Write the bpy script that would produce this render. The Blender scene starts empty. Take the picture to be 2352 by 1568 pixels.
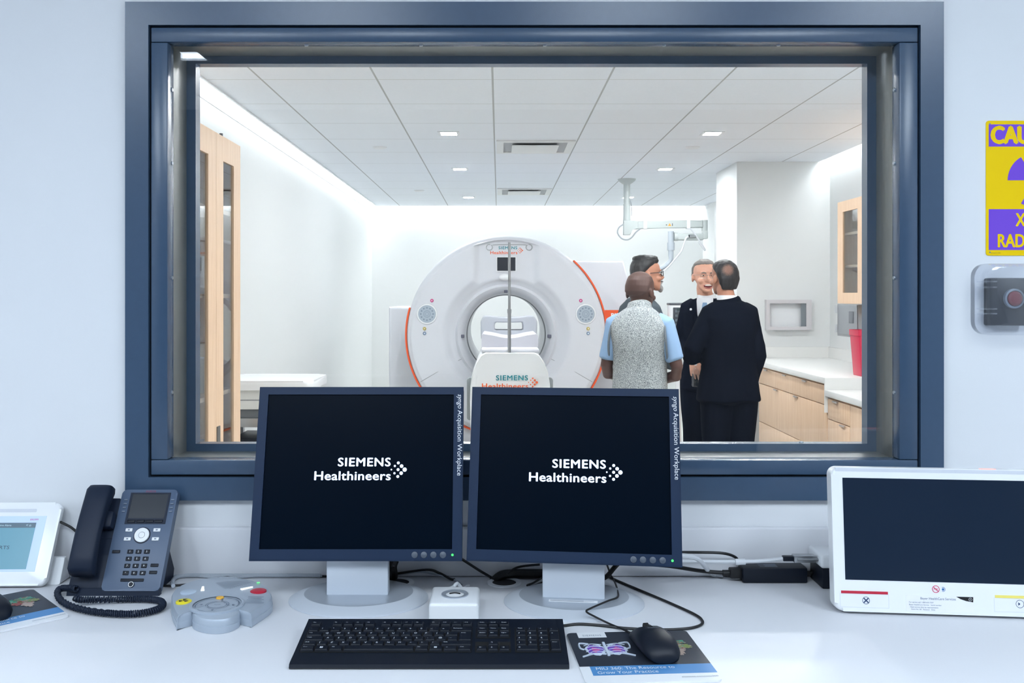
import bpy, bmesh, math, random
from mathutils import Vector, Matrix, Euler, noise
random.seed(7)
R = math.radians
SC = bpy.context.scene
COL = SC.collection

# ------------------------------------------------------------------ camera, world, exposure
F, CX, CY, ZC = 2150.0, 1146.0, 680.0, 1.51      # focal length (px of 2352), eye line, eye height (m)
cam_d = bpy.data.cameras.new('camera')
cam_d.sensor_width = 36.0
cam_d.lens = F * 36.0 / 2352.0
cam_d.shift_x = (1176 - CX) / 2352.0
cam_d.shift_y = -(784 - CY) / 2352.0
cam_d.clip_start = 0.05
cam = bpy.data.objects.new('camera', cam_d)
cam.location = (0, 0, ZC); cam.rotation_euler = (R(90), 0, 0)
COL.objects.link(cam); SC.camera = cam
w = bpy.data.worlds.new('world'); SC.world = w; w.use_nodes = True
w.node_tree.nodes['Background'].inputs[0].default_value = (0.6, 0.7, 0.8, 1)
w.node_tree.nodes['Background'].inputs[1].default_value = 0.02
SC.view_settings.view_transform = 'Standard'
SC.view_settings.look = 'None'
SC.view_settings.gamma = 1.0
SC.view_settings.exposure = 0.0
SC.view_settings.use_curve_mapping = False
CONTROL_LIGHT = ((0.77, 0.885, 1.0), 19.6)      # colour and strength of the control room troffers
COVE_LIGHT = ((0.945, 0.98, 1.0), 24.0)          # scan room cove
DOWN_LIGHT = ((0.96, 0.985, 1.0), 560.0)          # scan room downlights

DZ = 0.907       # worktop height
WY = 2.03        # control room face of the shield wall
CEIL = 2.81      # scan room ceiling
def at(px, py, D): return Vector(((px - CX) * D / F, D, ZC - (py - CY) * D / F))
def dk(px, py, h=0.0): return at(px, py, (ZC - DZ - h) * F / (py - CY))      # a point h above the worktop

# ------------------------------------------------------------------ materials
def lin(c):
    def f(v):
        v = v / 255.0
        return v / 12.92 if v <= 0.04045 else ((v + 0.055) / 1.055) ** 2.4
    return (f(c[0]), f(c[1]), f(c[2]), 1.0)
MATS = {}
def mat(name, rgb, rough=0.5, metal=0.0, emit=None, estr=0.0, bump=0.0, bscale=200.0, coat=0.0, spec=0.5, var=0.0, vscale=20.0, trans=0.0, alpha=1.0):
    if name in MATS: return MATS[name]
    m = bpy.data.materials.new(name); m.use_nodes = True
    nt = m.node_tree; b = nt.nodes['Principled BSDF']
    b.inputs['Base Color'].default_value = lin(rgb)
    b.inputs['Roughness'].default_value = rough
    b.inputs['Metallic'].default_value = metal
    b.inputs['Specular IOR Level'].default_value = spec
    b.inputs['Coat Weight'].default_value = coat
    b.inputs['Transmission Weight'].default_value = trans
    b.inputs['Alpha'].default_value = alpha
    if emit:
        b.inputs['Emission Color'].default_value = lin(emit); b.inputs['Emission Strength'].default_value = estr
    tc = nt.nodes.new('ShaderNodeTexCoord')
    if bump:
        n = nt.nodes.new('ShaderNodeTexNoise'); n.inputs['Scale'].default_value = bscale; n.inputs['Detail'].default_value = 3
        bp = nt.nodes.new('ShaderNodeBump'); bp.inputs['Strength'].default_value = bump; bp.inputs['Distance'].default_value = 0.002
        nt.links.new(tc.outputs['Object'], n.inputs['Vector']); nt.links.new(n.outputs['Fac'], bp.inputs['Height'])
        nt.links.new(bp.outputs['Normal'], b.inputs['Normal'])
    if var:
        n = nt.nodes.new('ShaderNodeTexNoise'); n.inputs['Scale'].default_value = vscale; n.inputs['Detail'].default_value = 4
        r = nt.nodes.new('ShaderNodeMixRGB'); r.blend_type = 'MULTIPLY'; r.inputs[1].default_value = lin(rgb); r.inputs[0].default_value = var
        nt.links.new(tc.outputs['Object'], n.inputs['Vector']); nt.links.new(n.outputs['Fac'], r.inputs[2]); nt.links.new(r.outputs[0], b.inputs['Base Color'])
    MATS[name] = m
    return m

def glass_mat(name, tint=(1, 1, 1), ior=1.5, rough=0.0, refl=1.0, milk=0.0):
    if name in MATS: return MATS[name]
    m = bpy.data.materials.new(name); m.use_nodes = True
    nt = m.node_tree; nt.nodes.clear()
    o = nt.nodes.new('ShaderNodeOutputMaterial'); mx = nt.nodes.new('ShaderNodeMixShader')
    t = nt.nodes.new('ShaderNodeBsdfTransparent'); t.inputs[0].default_value = (*tint, 1)
    g = nt.nodes.new('ShaderNodeBsdfGlossy'); g.inputs['Roughness'].default_value = rough
    g.inputs[0].default_value = (refl, refl, refl, 1)
    lw = nt.nodes.new('ShaderNodeLayerWeight'); lw.inputs[0].default_value = 0.5
    pw = nt.nodes.new('ShaderNodeMath'); pw.operation = 'POWER'; pw.inputs[1].default_value = 5.0
    ma = nt.nodes.new('ShaderNodeMath'); ma.operation = 'MULTIPLY_ADD'; f0 = ((ior - 1) / (ior + 1)) ** 2
    ma.inputs[1].default_value = 1 - f0; ma.inputs[2].default_value = f0
    nt.links.new(lw.outputs['Facing'], pw.inputs[0]); nt.links.new(pw.outputs[0], ma.inputs[0]); nt.links.new(ma.outputs[0], mx.inputs[0])
    nt.links.new(t.outputs[0], mx.inputs[1]); nt.links.new(g.outputs[0], mx.inputs[2])
    if milk:
        d = nt.nodes.new('ShaderNodeBsdfDiffuse'); d.inputs[0].default_value = (.8, .83, .87, 1)
        m2 = nt.nodes.new('ShaderNodeMixShader'); m2.inputs[0].default_value = milk
        nt.links.new(mx.outputs[0], m2.inputs[1]); nt.links.new(d.outputs[0], m2.inputs[2]); mx = m2
    nt.links.new(mx.outputs[0], o.inputs[0])
    MATS[name] = m
    return m

def wood_mat(name, c1, c2, axis='Z', scale=6.0):
    if name in MATS: return MATS[name]
    m = bpy.data.materials.new(name); m.use_nodes = True
    nt = m.node_tree; b = nt.nodes['Principled BSDF']; b.inputs['Roughness'].default_value = 0.45
    tc = nt.nodes.new('ShaderNodeTexCoord'); mp = nt.nodes.new('ShaderNodeMapping')
    s = {'X': (0.6, 12, 12), 'Y': (12, 0.6, 12), 'Z': (12, 12, 0.6)}[axis]
    mp.inputs['Scale'].default_value = s
    n = nt.nodes.new('ShaderNodeTexNoise'); n.inputs['Scale'].default_value = scale; n.inputs['Detail'].default_value = 6; n.inputs['Distortion'].default_value = 0.6
    r = nt.nodes.new('ShaderNodeValToRGB'); r.color_ramp.elements[0].position = 0.3; r.color_ramp.elements[1].position = 0.7
    r.color_ramp.elements[0].color = lin(c1); r.color_ramp.elements[1].color = lin(c2)
    nt.links.new(tc.outputs['Object'], mp.inputs[0]); nt.links.new(mp.outputs[0], n.inputs['Vector'])
    nt.links.new(n.outputs['Fac'], r.inputs[0]); nt.links.new(r.outputs[0], b.inputs['Base Color'])
    MATS[name] = m
    return m

def speckle_mat(name, stops, scale, rough=0.9):
    m = bpy.data.materials.new(name); m.use_nodes = True
    nt = m.node_tree; b = nt.nodes['Principled BSDF']; b.inputs['Roughness'].default_value = rough
    tc = nt.nodes.new('ShaderNodeTexCoord'); n = nt.nodes.new('ShaderNodeTexNoise')
    n.inputs['Scale'].default_value = scale; n.inputs['Detail'].default_value = 2
    r = nt.nodes.new('ShaderNodeValToRGB')
    while len(r.color_ramp.elements) < len(stops): r.color_ramp.elements.new(0.5)
    for e, (p, c) in zip(r.color_ramp.elements, stops): e.position = p; e.color = lin(c)
    nt.links.new(tc.outputs['Object'], n.inputs['Vector']); nt.links.new(n.outputs['Fac'], r.inputs[0]); nt.links.new(r.outputs[0], b.inputs['Base Color'])
    return m

def emit_mat(name, col, s):
    if name in MATS: return MATS[name]
    m = bpy.data.materials.new(name); m.use_nodes = True
    nt = m.node_tree; nt.nodes.clear()
    o = nt.nodes.new('ShaderNodeOutputMaterial'); e = nt.nodes.new('ShaderNodeEmission')
    e.inputs[0].default_value = (*col[:3], 1); e.inputs[1].default_value = s
    nt.links.new(e.outputs[0], o.inputs[0])
    MATS[name] = m
    return m

def tile_ceiling_mat():
    m = bpy.data.materials.new('acoustic_tile'); m.use_nodes = True
    nt = m.node_tree; b = nt.nodes['Principled BSDF']; b.inputs['Roughness'].default_value = 0.9
    tc = nt.nodes.new('ShaderNodeTexCoord'); sp = nt.nodes.new('ShaderNodeSeparateXYZ')
    nt.links.new(tc.outputs['Object'], sp.inputs[0])
    def line(out, off, pitch, half):
        a = nt.nodes.new('ShaderNodeMath'); a.operation = 'SUBTRACT'; a.inputs[1].default_value = off
        c = nt.nodes.new('ShaderNodeMath'); c.operation = 'PINGPONG'; c.inputs[1].default_value = pitch / 2
        d = nt.nodes.new('ShaderNodeMath'); d.operation = 'LESS_THAN'; d.inputs[1].default_value = half
        nt.links.new(out, a.inputs[0]); nt.links.new(a.outputs[0], c.inputs[0]); nt.links.new(c.outputs[0], d.inputs[0])
        return d.outputs[0]
    lx = line(sp.outputs[0], -0.038, 0.694, 0.006)
    ly = line(sp.outputs[1], 5.62, 0.71, 0.0055)
    n = nt.nodes.new('ShaderNodeTexNoise'); n.inputs['Scale'].default_value = 60; n.inputs['Detail'].default_value = 5
    nt.links.new(tc.outputs['Object'], n.inputs['Vector'])
    r = nt.nodes.new('ShaderNodeValToRGB'); r.color_ramp.elements[0].color = lin((230, 235, 242)); r.color_ramp.elements[1].color = lin((240, 244, 250))
    nt.links.new(n.outputs['Fac'], r.inputs[0])
    m1 = nt.nodes.new('ShaderNodeMixRGB'); m1.inputs[2].default_value = lin((204, 207, 209))
    m2 = nt.nodes.new('ShaderNodeMixRGB'); m2.inputs[2].default_value = lin((172, 175, 177))
    nt.links.new(ly, m1.inputs[0]); nt.links.new(r.outputs[0], m1.inputs[1])
    nt.links.new(lx, m2.inputs[0]); nt.links.new(m1.outputs[0], m2.inputs[1]); nt.links.new(m2.outputs[0], b.inputs['Base Color'])
    return m

M = {}
def defmats():
    M['wall'] = mat('wall_paint', (228, 230, 233), 0.55, bump=0.05, bscale=400)
    M['white_lam'] = mat('white_laminate', (222, 223, 227), 0.5, bump=0.02, bscale=300)
    M['frame'] = mat('grey_frame_paint', (62, 84, 109), 0.27, bump=0.05, bscale=500, var=0.12, vscale=60)
    M['frame_dark'] = mat('grey_gap', (20, 24, 30), 0.8)
    M['scan_wall'] = mat('scan_wall_paint', (218, 220, 220), 0.5, bump=0.03, bscale=300)
    M['scan_floor'] = mat('scan_floor_vinyl', (216, 216, 211), 0.35, var=0.06, vscale=30)
    M['ctrl_floor'] = mat('control_floor_vinyl', (120, 124, 130), 0.5)
    M['white_pl'] = mat('white_plastic', (228, 230, 233), 0.35)
    M['white_gl'] = mat('gloss_white_shell', (233, 235, 237), 0.22)
    M['shell'] = mat('scanner_shell', (214, 216, 222), 0.3)
    M['bezel'] = mat('dark_blue_grey_plastic', (24, 42, 68), 0.45, bump=0.08, bscale=900, spec=.25)
    M['screen'] = mat('screen_black', (2, 12, 25), 0.3, spec=0.07)
    M['screen_gl'] = mat('screen_gloss', (27, 39, 56), 0.15, spec=0.5)
    M['black'] = mat('black_plastic', (15, 22, 34), 0.45, bump=0.06, bscale=900, spec=.28)
    M['blackc'] = mat('black_cable', (14, 15, 18), 0.5)
    M['alu'] = mat('silver_stand', (206, 212, 220), 0.42, metal=0.3, bump=0.04, bscale=700)
    M['alu2'] = mat('brushed_silver_base', (176, 183, 192), 0.38, metal=0.5)
    M['steel'] = mat('stainless_steel', (170, 173, 176), 0.3, metal=0.9)
    M['puck'] = mat('silver_puck', (172, 182, 194), 0.4, metal=0.2)
    M['grey_pl'] = mat('grey_plastic', (120, 130, 145), 0.45)
    M['btn'] = mat('monitor_button', (78, 86, 98), 0.4)
    M['phone'] = mat('phone_grey', (76, 92, 116), 0.42, bump=0.05, bscale=900)
    M['phone_dk'] = mat('phone_dark', (24, 34, 52), 0.48, bump=0.08, bscale=900, spec=.25)
    M['oak'] = wood_mat('oak_veneer', (214, 178, 145), (227, 196, 166), 'Z')
    M['oak_y'] = wood_mat('oak_veneer_flat', (220, 182, 147), (232, 199, 168), 'Y')
    M['orange'] = mat('orange_trim', (228, 88, 40), 0.35)
    M['teal'] = mat('teal_print', (0, 128, 140), 0.5)
    M['oprint'] = mat('orange_print', (234, 100, 45), 0.5)
    M['glass'] = glass_mat('window_glass', (0.975, 0.985, 0.985), 1.5)
    M['thin_glass'] = glass_mat('cabinet_glass', (0.82, 0.85, 0.86), 1.45)
    M['clear'] = glass_mat('clear_polycarbonate', (0.97, 0.98, 1.0), 1.6, 0.08, 1.0, .055)
    M['white_print'] = mat('white_print', (225, 228, 232), 0.5)
    M['cable_w'] = mat('white_cable', (205, 208, 212), 0.45)
    M['cable_g'] = mat('grey_cable', (160, 167, 176), 0.5, bump=0.5, bscale=400)
    M['red'] = mat('red_plastic', (190, 35, 60), 0.45)
    M['led_g'] = mat('green_led', (60, 220, 90), 0.3, emit=(60, 255, 90), estr=2.2)
    M['lit_w'] = mat('lit_white', (220, 228, 240), 0.4, emit=(205, 222, 255), estr=0.85)
    M['yellow'] = mat('sign_yellow', (246, 208, 0), 0.5, spec=.15)
    M['purple'] = mat('sign_purple', (120, 78, 212), 0.5, spec=.2)
defmats()

# ------------------------------------------------------------------ mesh builder
def text_mesh(body, size, bold=0.0, shear=0.0, align='LEFT', space=1.0):
    cu = bpy.data.curves.new('t', 'FONT')
    cu.body = body; cu.size = size; cu.offset = bold * size; cu.shear = shear
    cu.align_x = align; cu.resolution_u = 3; cu.space_character = space
    ob = bpy.data.objects.new('t', cu)
    me = ob.to_mesh()
    vs = [v.co.copy() for v in me.vertices]; fs = [list(p.vertices) for p in me.polygons]
    ob.to_mesh_clear(); bpy.data.objects.remove(ob); bpy.data.curves.remove(cu)
    return vs, fs
TCACHE = {}

def smooth_path(pts, n=8):
    pts = [Vector(p) for p in pts]
    if len(pts) < 3: return pts
    out = []
    for i in range(len(pts) - 1):
        p0 = pts[max(i - 1, 0)]; p1 = pts[i]; p2 = pts[i + 1]; p3 = pts[min(i + 2, len(pts) - 1)]
        for k in range(n):
            t = k / n
            out.append(0.5 * ((2 * p1) + (p2 - p0) * t + (2 * p0 - 5 * p1 + 4 * p2 - p3) * t * t + (3 * p1 - p0 - 3 * p2 + p3) * t ** 3))
    out.append(pts[-1])
    return out

class MB:
    def __init__(s): s.bm = bmesh.new(); s.mi = 0
    def _fs(s, faces):
        for f in faces: f.material_index = s.mi
    def mark(s): return len(s.bm.verts), len(s.bm.faces)
    def quad(s, *pts):
        f = s.bm.faces.new([s.bm.verts.new(p) for p in pts]); s._fs([f]); return f
    def box(s, x0, x1, y0, y1, z0, z1, bevel=0.0, seg=2, mx=None):
        vs = [s.bm.verts.new((x, y, z)) for x in (x0, x1) for y in (y0, y1) for z in (z0, z1)]
        idx = [(0, 1, 3, 2), (4, 6, 7, 5), (0, 4, 5, 1), (2, 3, 7, 6), (0, 2, 6, 4), (1, 5, 7, 3)]
        fs = [s.bm.faces.new([vs[i] for i in q]) for q in idx]
        s._fs(fs)
        if bevel:
            es = list({e for f in fs for e in f.edges})
            r = bmesh.ops.bevel(s.bm, geom=es, offset=bevel, segments=seg, profile=0.5, affect='EDGES')
            s._fs(r['faces']); vs = list({v for v in r['verts']} | {v for f in r['faces'] for v in f.verts})
            extra = {v for f in fs if f.is_valid for v in f.verts}
            vs = list(set(vs) | extra)
        if mx is not None:
            for v in vs: v.co = mx @ v.co
        return vs
    def loft(s, rings, cap=True, closed=True):
        R_ = [[s.bm.verts.new(p) for p in ring] for ring in rings]
        n = len(R_[0]); fs = []
        for a, b in zip(R_, R_[1:]):
            for i in range(n if closed else n - 1):
                j = (i + 1) % n
                fs.append(s.bm.faces.new((a[i], a[j], b[j], b[i])))
        if cap:
            fs.append(s.bm.faces.new(list(reversed(R_[0])))); fs.append(s.bm.faces.new(R_[-1]))
        s._fs(fs); return R_
    def cyl(s, p0, p1, r0, r1=None, seg=24, cap=True):
        p0 = Vector(p0); p1 = Vector(p1); r1 = r0 if r1 is None else r1
        t = (p1 - p0).normalized(); a = t.orthogonal().normalized(); b = t.cross(a)
        ring = lambda p, r: [p + (a * math.cos(k * 2 * math.pi / seg) + b * math.sin(k * 2 * math.pi / seg)) * r for k in range(seg)]
        s.loft([ring(p0, r0), ring(p1, r1)], cap)
    def tube(s, pts, r, seg=8, smooth=0, closed=False):
        pts = smooth_path(pts, smooth) if smooth else [Vector(p) for p in pts]
        rings = []; prev = None
        for i, p in enumerate(pts):
            t = (pts[min(i + 1, len(pts) - 1)] - pts[max(i - 1, 0)])
            if t.length < 1e-9: t = Vector((0, 0, 1))
            t.normalize()
            if prev is None: a = t.orthogonal().normalized()
            else:
                a = prev - t * prev.dot(t)
                a = a.normalized() if a.length > 1e-6 else t.orthogonal().normalized()
            prev = a; b = t.cross(a)
            rr = r[i] if isinstance(r, (list, tuple)) else r
            rings.append([p + (a * math.cos(k * 2 * math.pi / seg) + b * math.sin(k * 2 * math.pi / seg)) * rr for k in range(seg)])
        s.loft(rings, True)
    def lathe(s, prof, mx=None, seg=48, sx=1.0, sy=1.0, a0=0.0, a1=2 * math.pi):
        mx = mx or Matrix.Identity(4)
        full = abs(a1 - a0 - 2 * math.pi) < 1e-6
        n = seg if full else seg + 1
        cols = []
        for k in range(n):
            a = a0 + (a1 - a0) * k / seg
            cols.append([s.bm.verts.new(mx @ Vector((r * sx * math.cos(a), r * sy * math.sin(a), z))) for r, z in prof])
        fs = []
        for k in range(seg):
            c0 = cols[k]; c1 = cols[(k + 1) % n]
            for i in range(len(prof) - 1):
                try: fs.append(s.bm.faces.new((c0[i], c1[i], c1[i + 1], c0[i + 1])))
                except ValueError: pass
        s._fs(fs)
    def prism(s, poly, z0, z1, mx=None, bevel=0.0, seg=2):
        mx = mx or Matrix.Identity(4)
        a = [s.bm.verts.new((x, y, z0)) for x, y in poly]; b = [s.bm.verts.new((x, y, z1)) for x, y in poly]
        n = len(poly); fs = [s.bm.faces.new(list(reversed(a))), s.bm.faces.new(b)]
        for i in range(n): fs.append(s.bm.faces.new((a[i], a[(i + 1) % n], b[(i + 1) % n], b[i])))
        s._fs(fs); vs = a + b
        if bevel:
            es = [e for e in fs[1].edges]
            r = bmesh.ops.bevel(s.bm, geom=es, offset=bevel, segments=seg, profile=0.5, affect='EDGES')
            s._fs(r['faces']); vs = list(set(v for v in a if v.is_valid) | {v for f in r['faces'] for v in f.verts} | {v for f in fs if f.is_valid for v in f.verts})
        for v in vs: v.co = mx @ v.co
    def frame(s, o, i, z0, z1, mx=None):
        """rectangular ring: o and i are (x0,x1,y0,y1); front z1, back z0"""
        mx = mx or Matrix.Identity(4)
        def loop(r, z): return [s.bm.verts.new(mx @ Vector(p)) for p in ((r[0], r[2], z), (r[1], r[2], z), (r[1], r[3], z), (r[0], r[3], z))]
        L = [loop(o, z0), loop(o, z1), loop(i, z1), loop(i, z0)]
        fs = []
        for k in range(4):
            A, B = L[k], L[(k + 1) % 4]
            for j in range(4): fs.append(s.bm.faces.new((A[j], A[(j + 1) % 4], B[(j + 1) % 4], B[j])))
        s._fs(fs)
    def ell(s, c, r, rot=None, seg=16, rings=10):
        rm = rot.to_matrix() if rot is not None else Matrix.Identity(3)
        c = Vector(c); rs = []
        for i in range(1, rings):
            ph = math.pi * i / rings
            rs.append([c + rm @ Vector((r[0] * math.sin(ph) * math.cos(2 * math.pi * k / seg), r[1] * math.sin(ph) * math.sin(2 * math.pi * k / seg), -r[2] * math.cos(ph))) for k in range(seg)])
        s.sealed(rs, c + rm @ Vector((0, 0, -r[2])), c + rm @ Vector((0, 0, r[2])))
    def sealed(s, rings, p0, p1):
        R_ = s.loft(rings, False); a = s.bm.verts.new(p0); b = s.bm.verts.new(p1); n = len(R_[0]); fs = []
        for i in range(n):
            fs.append(s.bm.faces.new((a, R_[0][(i + 1) % n], R_[0][i]))); fs.append(s.bm.faces.new((b, R_[-1][i], R_[-1][(i + 1) % n])))
        s._fs(fs)
    def sweep(s, pts, rads, up=(0, 1, 0), seg=16, ex=2.0):
        """closed limb: rads = (half width, half depth) per point"""
        pts = [Vector(p) for p in pts]; up = Vector(up); rings = []
        for i, p in enumerate(pts):
            t = (pts[min(i + 1, len(pts) - 1)] - pts[max(i - 1, 0)]).normalized()
            sd = up.cross(t)
            if sd.length < 0.05: sd = Vector((1, 0, 0)).cross(t)
            sd.normalize(); nn = t.cross(sd)
            a, b = rads[i] if isinstance(rads[i], (tuple, list)) else (rads[i], rads[i])
            ring = []
            for k in range(seg):
                an = 2 * math.pi * k / seg; c_, s_ = math.cos(an), math.sin(an)
                ring.append(p + sd * a * math.copysign(abs(c_) ** (2 / ex), c_) + nn * b * math.copysign(abs(s_) ** (2 / ex), s_))
            rings.append(ring)
        r0 = rads[0] if not isinstance(rads[0], (tuple, list)) else min(rads[0]); r1 = rads[-1] if not isinstance(rads[-1], (tuple, list)) else min(rads[-1])
        s.sealed(rings, pts[0] - (pts[1] - pts[0]).normalized() * r0 * 0.5, pts[-1] + (pts[-1] - pts[-2]).normalized() * r1 * 0.5)
    def text(s, body, size, mx, bold=0.0, shear=0.0, align='LEFT', width=None, space=1.0, xs=1.0):
        key = (body, shear, align, space)
        if key not in TCACHE: TCACHE[key] = text_mesh(body, 1.0, 0.0, shear, align, space)
        vs, fs = TCACHE[key]
        k = xs
        if width:
            ws = [v.x for v in vs]; k = width / ((max(ws) - min(ws)) * size)
        b = bold * size
        shifts = [(0, 0)] if b < .0003 else [(0, 0), (b, 0), (-b, 0), (0, b * .7), (0, -b * .7)]
        for q, (dx, dy) in enumerate(shifts):
            bv = [s.bm.verts.new(mx @ Vector((v.x * size * k + dx, v.y * size + dy, q * 2e-5))) for v in vs]
            out = []
            for f in fs:
                try: out.append(s.bm.faces.new([bv[i] for i in f]))
                except ValueError: pass
            s._fs(out)
    def disc(s, mx, r, ry=None, seg=24, z=0.0):
        ry = ry or r
        f = s.bm.faces.new([s.bm.verts.new(mx @ Vector((r * math.cos(2 * math.pi * k / seg), ry * math.sin(2 * math.pi * k / seg), z))) for k in range(seg)])
        s._fs([f])
    def annulus(s, mx, r0, r1, a0=0, a1=2 * math.pi, seg=32):
        for k in range(seg):
            t0 = a0 + (a1 - a0) * k / seg; t1 = a0 + (a1 - a0) * (k + 1) / seg
            s.quad(*[mx @ Vector((r * math.cos(t), r * math.sin(t), 0)) for r, t in ((r0, t0), (r1, t0), (r1, t1), (r0, t1))])
    def poly(s, pts, mx):
        f = s.bm.faces.new([s.bm.verts.new(mx @ Vector((p[0], p[1], 0))) for p in pts]); s._fs([f])
    def build(s, name, mats, parent=None, angle=35, recalc=True):
        if recalc: bmesh.ops.recalc_face_normals(s.bm, faces=s.bm.faces)
        me = bpy.data.meshes.new(name); s.bm.to_mesh(me); s.bm.free()
        for m in (mats if isinstance(mats, (list, tuple)) else [mats]): me.materials.append(m)
        me.polygons.foreach_set('use_smooth', [True] * len(me.polygons)); me.set_sharp_from_angle(angle=R(angle))
        o = bpy.data.objects.new(name, me); COL.objects.link(o)
        if parent is not None: o.parent = parent
        return o

def bake(mb, name, mats, parent, voxel, it=3, wob=0.0, wsc=9.0):
    """union the closed pieces of a figure into ONE continuous surface"""
    bmesh.ops.recalc_face_normals(mb.bm, faces=mb.bm.faces)
    me = bpy.data.meshes.new('raw'); mb.bm.to_mesh(me); mb.bm.free()
    ob = bpy.data.objects.new('raw', me); COL.objects.link(ob)
    r = ob.modifiers.new('r', 'REMESH'); r.mode = 'VOXEL'; r.voxel_size = voxel
    sm = ob.modifiers.new('s', 'SMOOTH'); sm.factor = 0.5; sm.iterations = it
    bpy.context.view_layer.update()
    m2 = bpy.data.meshes.new_from_object(ob.evaluated_get(bpy.context.evaluated_depsgraph_get()))
    bpy.data.objects.remove(ob); bpy.data.meshes.remove(me)
    if wob:
        for v in m2.vertices:
            p = v.co * wsc
            v.co += v.normal * wob * noise.noise(Vector((p.x, p.y, p.z * 0.55 + 0.3 * p.x)))
    m2.materials.clear()
    for m in (mats if isinstance(mats, (list, tuple)) else [mats]): m2.materials.append(m)
    m2.polygons.foreach_set('use_smooth', [True] * len(m2.polygons))
    m2.name = name
    o = bpy.data.objects.new(name, m2); COL.objects.link(o); o.parent = parent
    return o

def tag(o, label, cat, group=None, kind=None):
    o['label'] = label; o['category'] = cat
    if group: o['group'] = group
    if kind: o['kind'] = kind
    return o
def thing(name, label, cat, loc=(0, 0, 0), rz=0.0, group=None):
    o = bpy.data.objects.new(name, None); COL.objects.link(o); o.empty_display_size = 0.05
    o.location = loc; o.rotation_euler = (0, 0, rz)
    return tag(o, label, cat, group)
def struct(o): o['kind'] = 'structure'; return o
def T(x, y, z): return Matrix.Translation((x, y, z))
def frm(o, u, v, n=None):
    """matrix with x axis u, y axis v, z axis n (default u x v), origin o"""
    u = Vector(u).normalized(); v = Vector(v).normalized(); n = Vector(n).normalized() if n is not None else u.cross(v)
    return Matrix(((u.x, v.x, n.x, o[0]), (u.y, v.y, n.y, o[1]), (u.z, v.z, n.z, o[2]), (0, 0, 0, 1)))
def rrect(x0, x1, y0, y1, r, seg=6):
    out = []
    for cx, cy, a in ((x1 - r, y1 - r, 0), (x0 + r, y1 - r, 90), (x0 + r, y0 + r, 180), (x1 - r, y0 + r, 270)):
        for k in range(seg + 1):
            t = R(a + 90 * k / seg); out.append((cx + r * math.cos(t), cy + r * math.sin(t)))
    return out

# ------------------------------------------------------------------ setting: control room and shield wall
def sbox(name, mats, *boxes):
    mb = MB()
    for b in boxes: mb.box(*b)
    return struct(mb.build(name, mats))
WX0, WX1 = -0.8045, 0.9575        # rough opening behind the casing
WZ0, WZ1 = 1.0705, 2.1435
SY = 2.178                        # scan room face of the shield wall
OX0, OX1, OZ0, OZ1 = -0.714, 0.863, 1.157, 2.0576   # clear opening
sbox('wall_front', M['wall'], (-2.6, OX0 - .02, WY, SY, 0, 2.95), (OX1 + .02, 3.32, WY, SY, 0, 2.95), (OX0 - .02, OX1 + .02, WY, SY, 0, OZ0 - .02), (OX0 - .02, OX1 + .02, WY, SY, OZ1 + .02, 2.95))
sbox('floor', M['ctrl_floor'], (-2.6, 2.6, -2.6, WY, -0.05, 0))
sbox('ceiling', mat('control_ceiling', (214, 216, 220), 0.9), (-2.6, 2.6, -2.6, WY, 2.85, 2.95))
sbox('wall_left', M['wall'], (-2.7, -2.6, -2.6, WY, 0, 2.95))
sbox('wall_right', M['wall'], (2.6, 2.7, -2.6, WY, 0, 2.95))
sbox('wall_back', mat('back_wall_dimmed', (80, 84, 90), 0.6), (-2.6, 2.6, -2.7, -2.6, 0, 2.95))  # unseen wall coloured dark to weaken its reflection in the window glass

# window: metal frame, stops, leaded glass
win = bpy.data.objects.new('window_1', None); COL.objects.link(win); struct(win)
win['label'] = 'wide grey metal framed lead glass window between the control room and the scan room'
XZ = lambda y: frm((0, y, 0), (1, 0, 0), (0, 0, 1), (0, -1, 0))      # x, z plane facing the control room
mb = MB(); mb.frame((WX0, WX1, WZ0, WZ1), (WX0 + .050, WX1 - .050, WZ0 + .050, WZ1 - .050), -0.004, 0.016, XZ(WY)); casing = mb.build('window_casing', M['frame'], win)
bm_ = None
mb = MB(); mb.frame((WX0 + .050, WX1 - .050, WZ0 + .050, WZ1 - .050), (WX0 + .0545, WX1 - .0545, WZ0 + .0545, WZ1 - .0545), -0.004, 0.003, XZ(WY)); mb.build('window_gap', M['frame_dark'], win)
# four glazing beads, top and bottom running through between the sides
for nm, b in (('top', (WX0 + .0545, WX1 - .0545, OZ1, WZ1 - .0545)), ('bottom', (WX0 + .0545, WX1 - .0545, WZ0 + .0545, OZ0)),
              ('left', (WX0 + .0545, OX0, OZ0 + .0008, OZ1 - .0008)), ('right', (OX1, WX1 - .0545, OZ0 + .0008, OZ1 - .0008))):
    mb = MB(); mb.box(b[0], b[1], WY - .013, WY + .026, b[2], b[3], bevel=.0025); mb.build('glazing_bead', M['frame'], win)
mb = MB(); mb.frame((OX0 - .025, OX1 + .025, OZ0 - .025, OZ1 + .025), (OX0 - .003, OX1 + .003, OZ0 - .003, OZ1 + .003), -.125, -.026, XZ(WY))
mb.build('window_jamb', mat('jamb_galvanised', (120, 122, 120), 0.34, metal=0.35), win)
mb = MB(); mb.frame((OX0 - .01, OX1 + .01, OZ0 - .01, OZ1 + .01), (OX0 + .018, OX1 - .018, OZ0 + .0145, OZ1 - .0145), -.150, -.118, XZ(WY)); mb.build('scan_side_stop', M['frame'], win)
mb = MB(); mb.box(OX0 - .004, OX1 + .004, WY + .030, WY + .036, OZ0 - .004, OZ1 + .004); mb.build('pane', M['glass'], win)
scr = mat('screw_head', (150, 158, 168), 0.3, metal=0.8)
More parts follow.
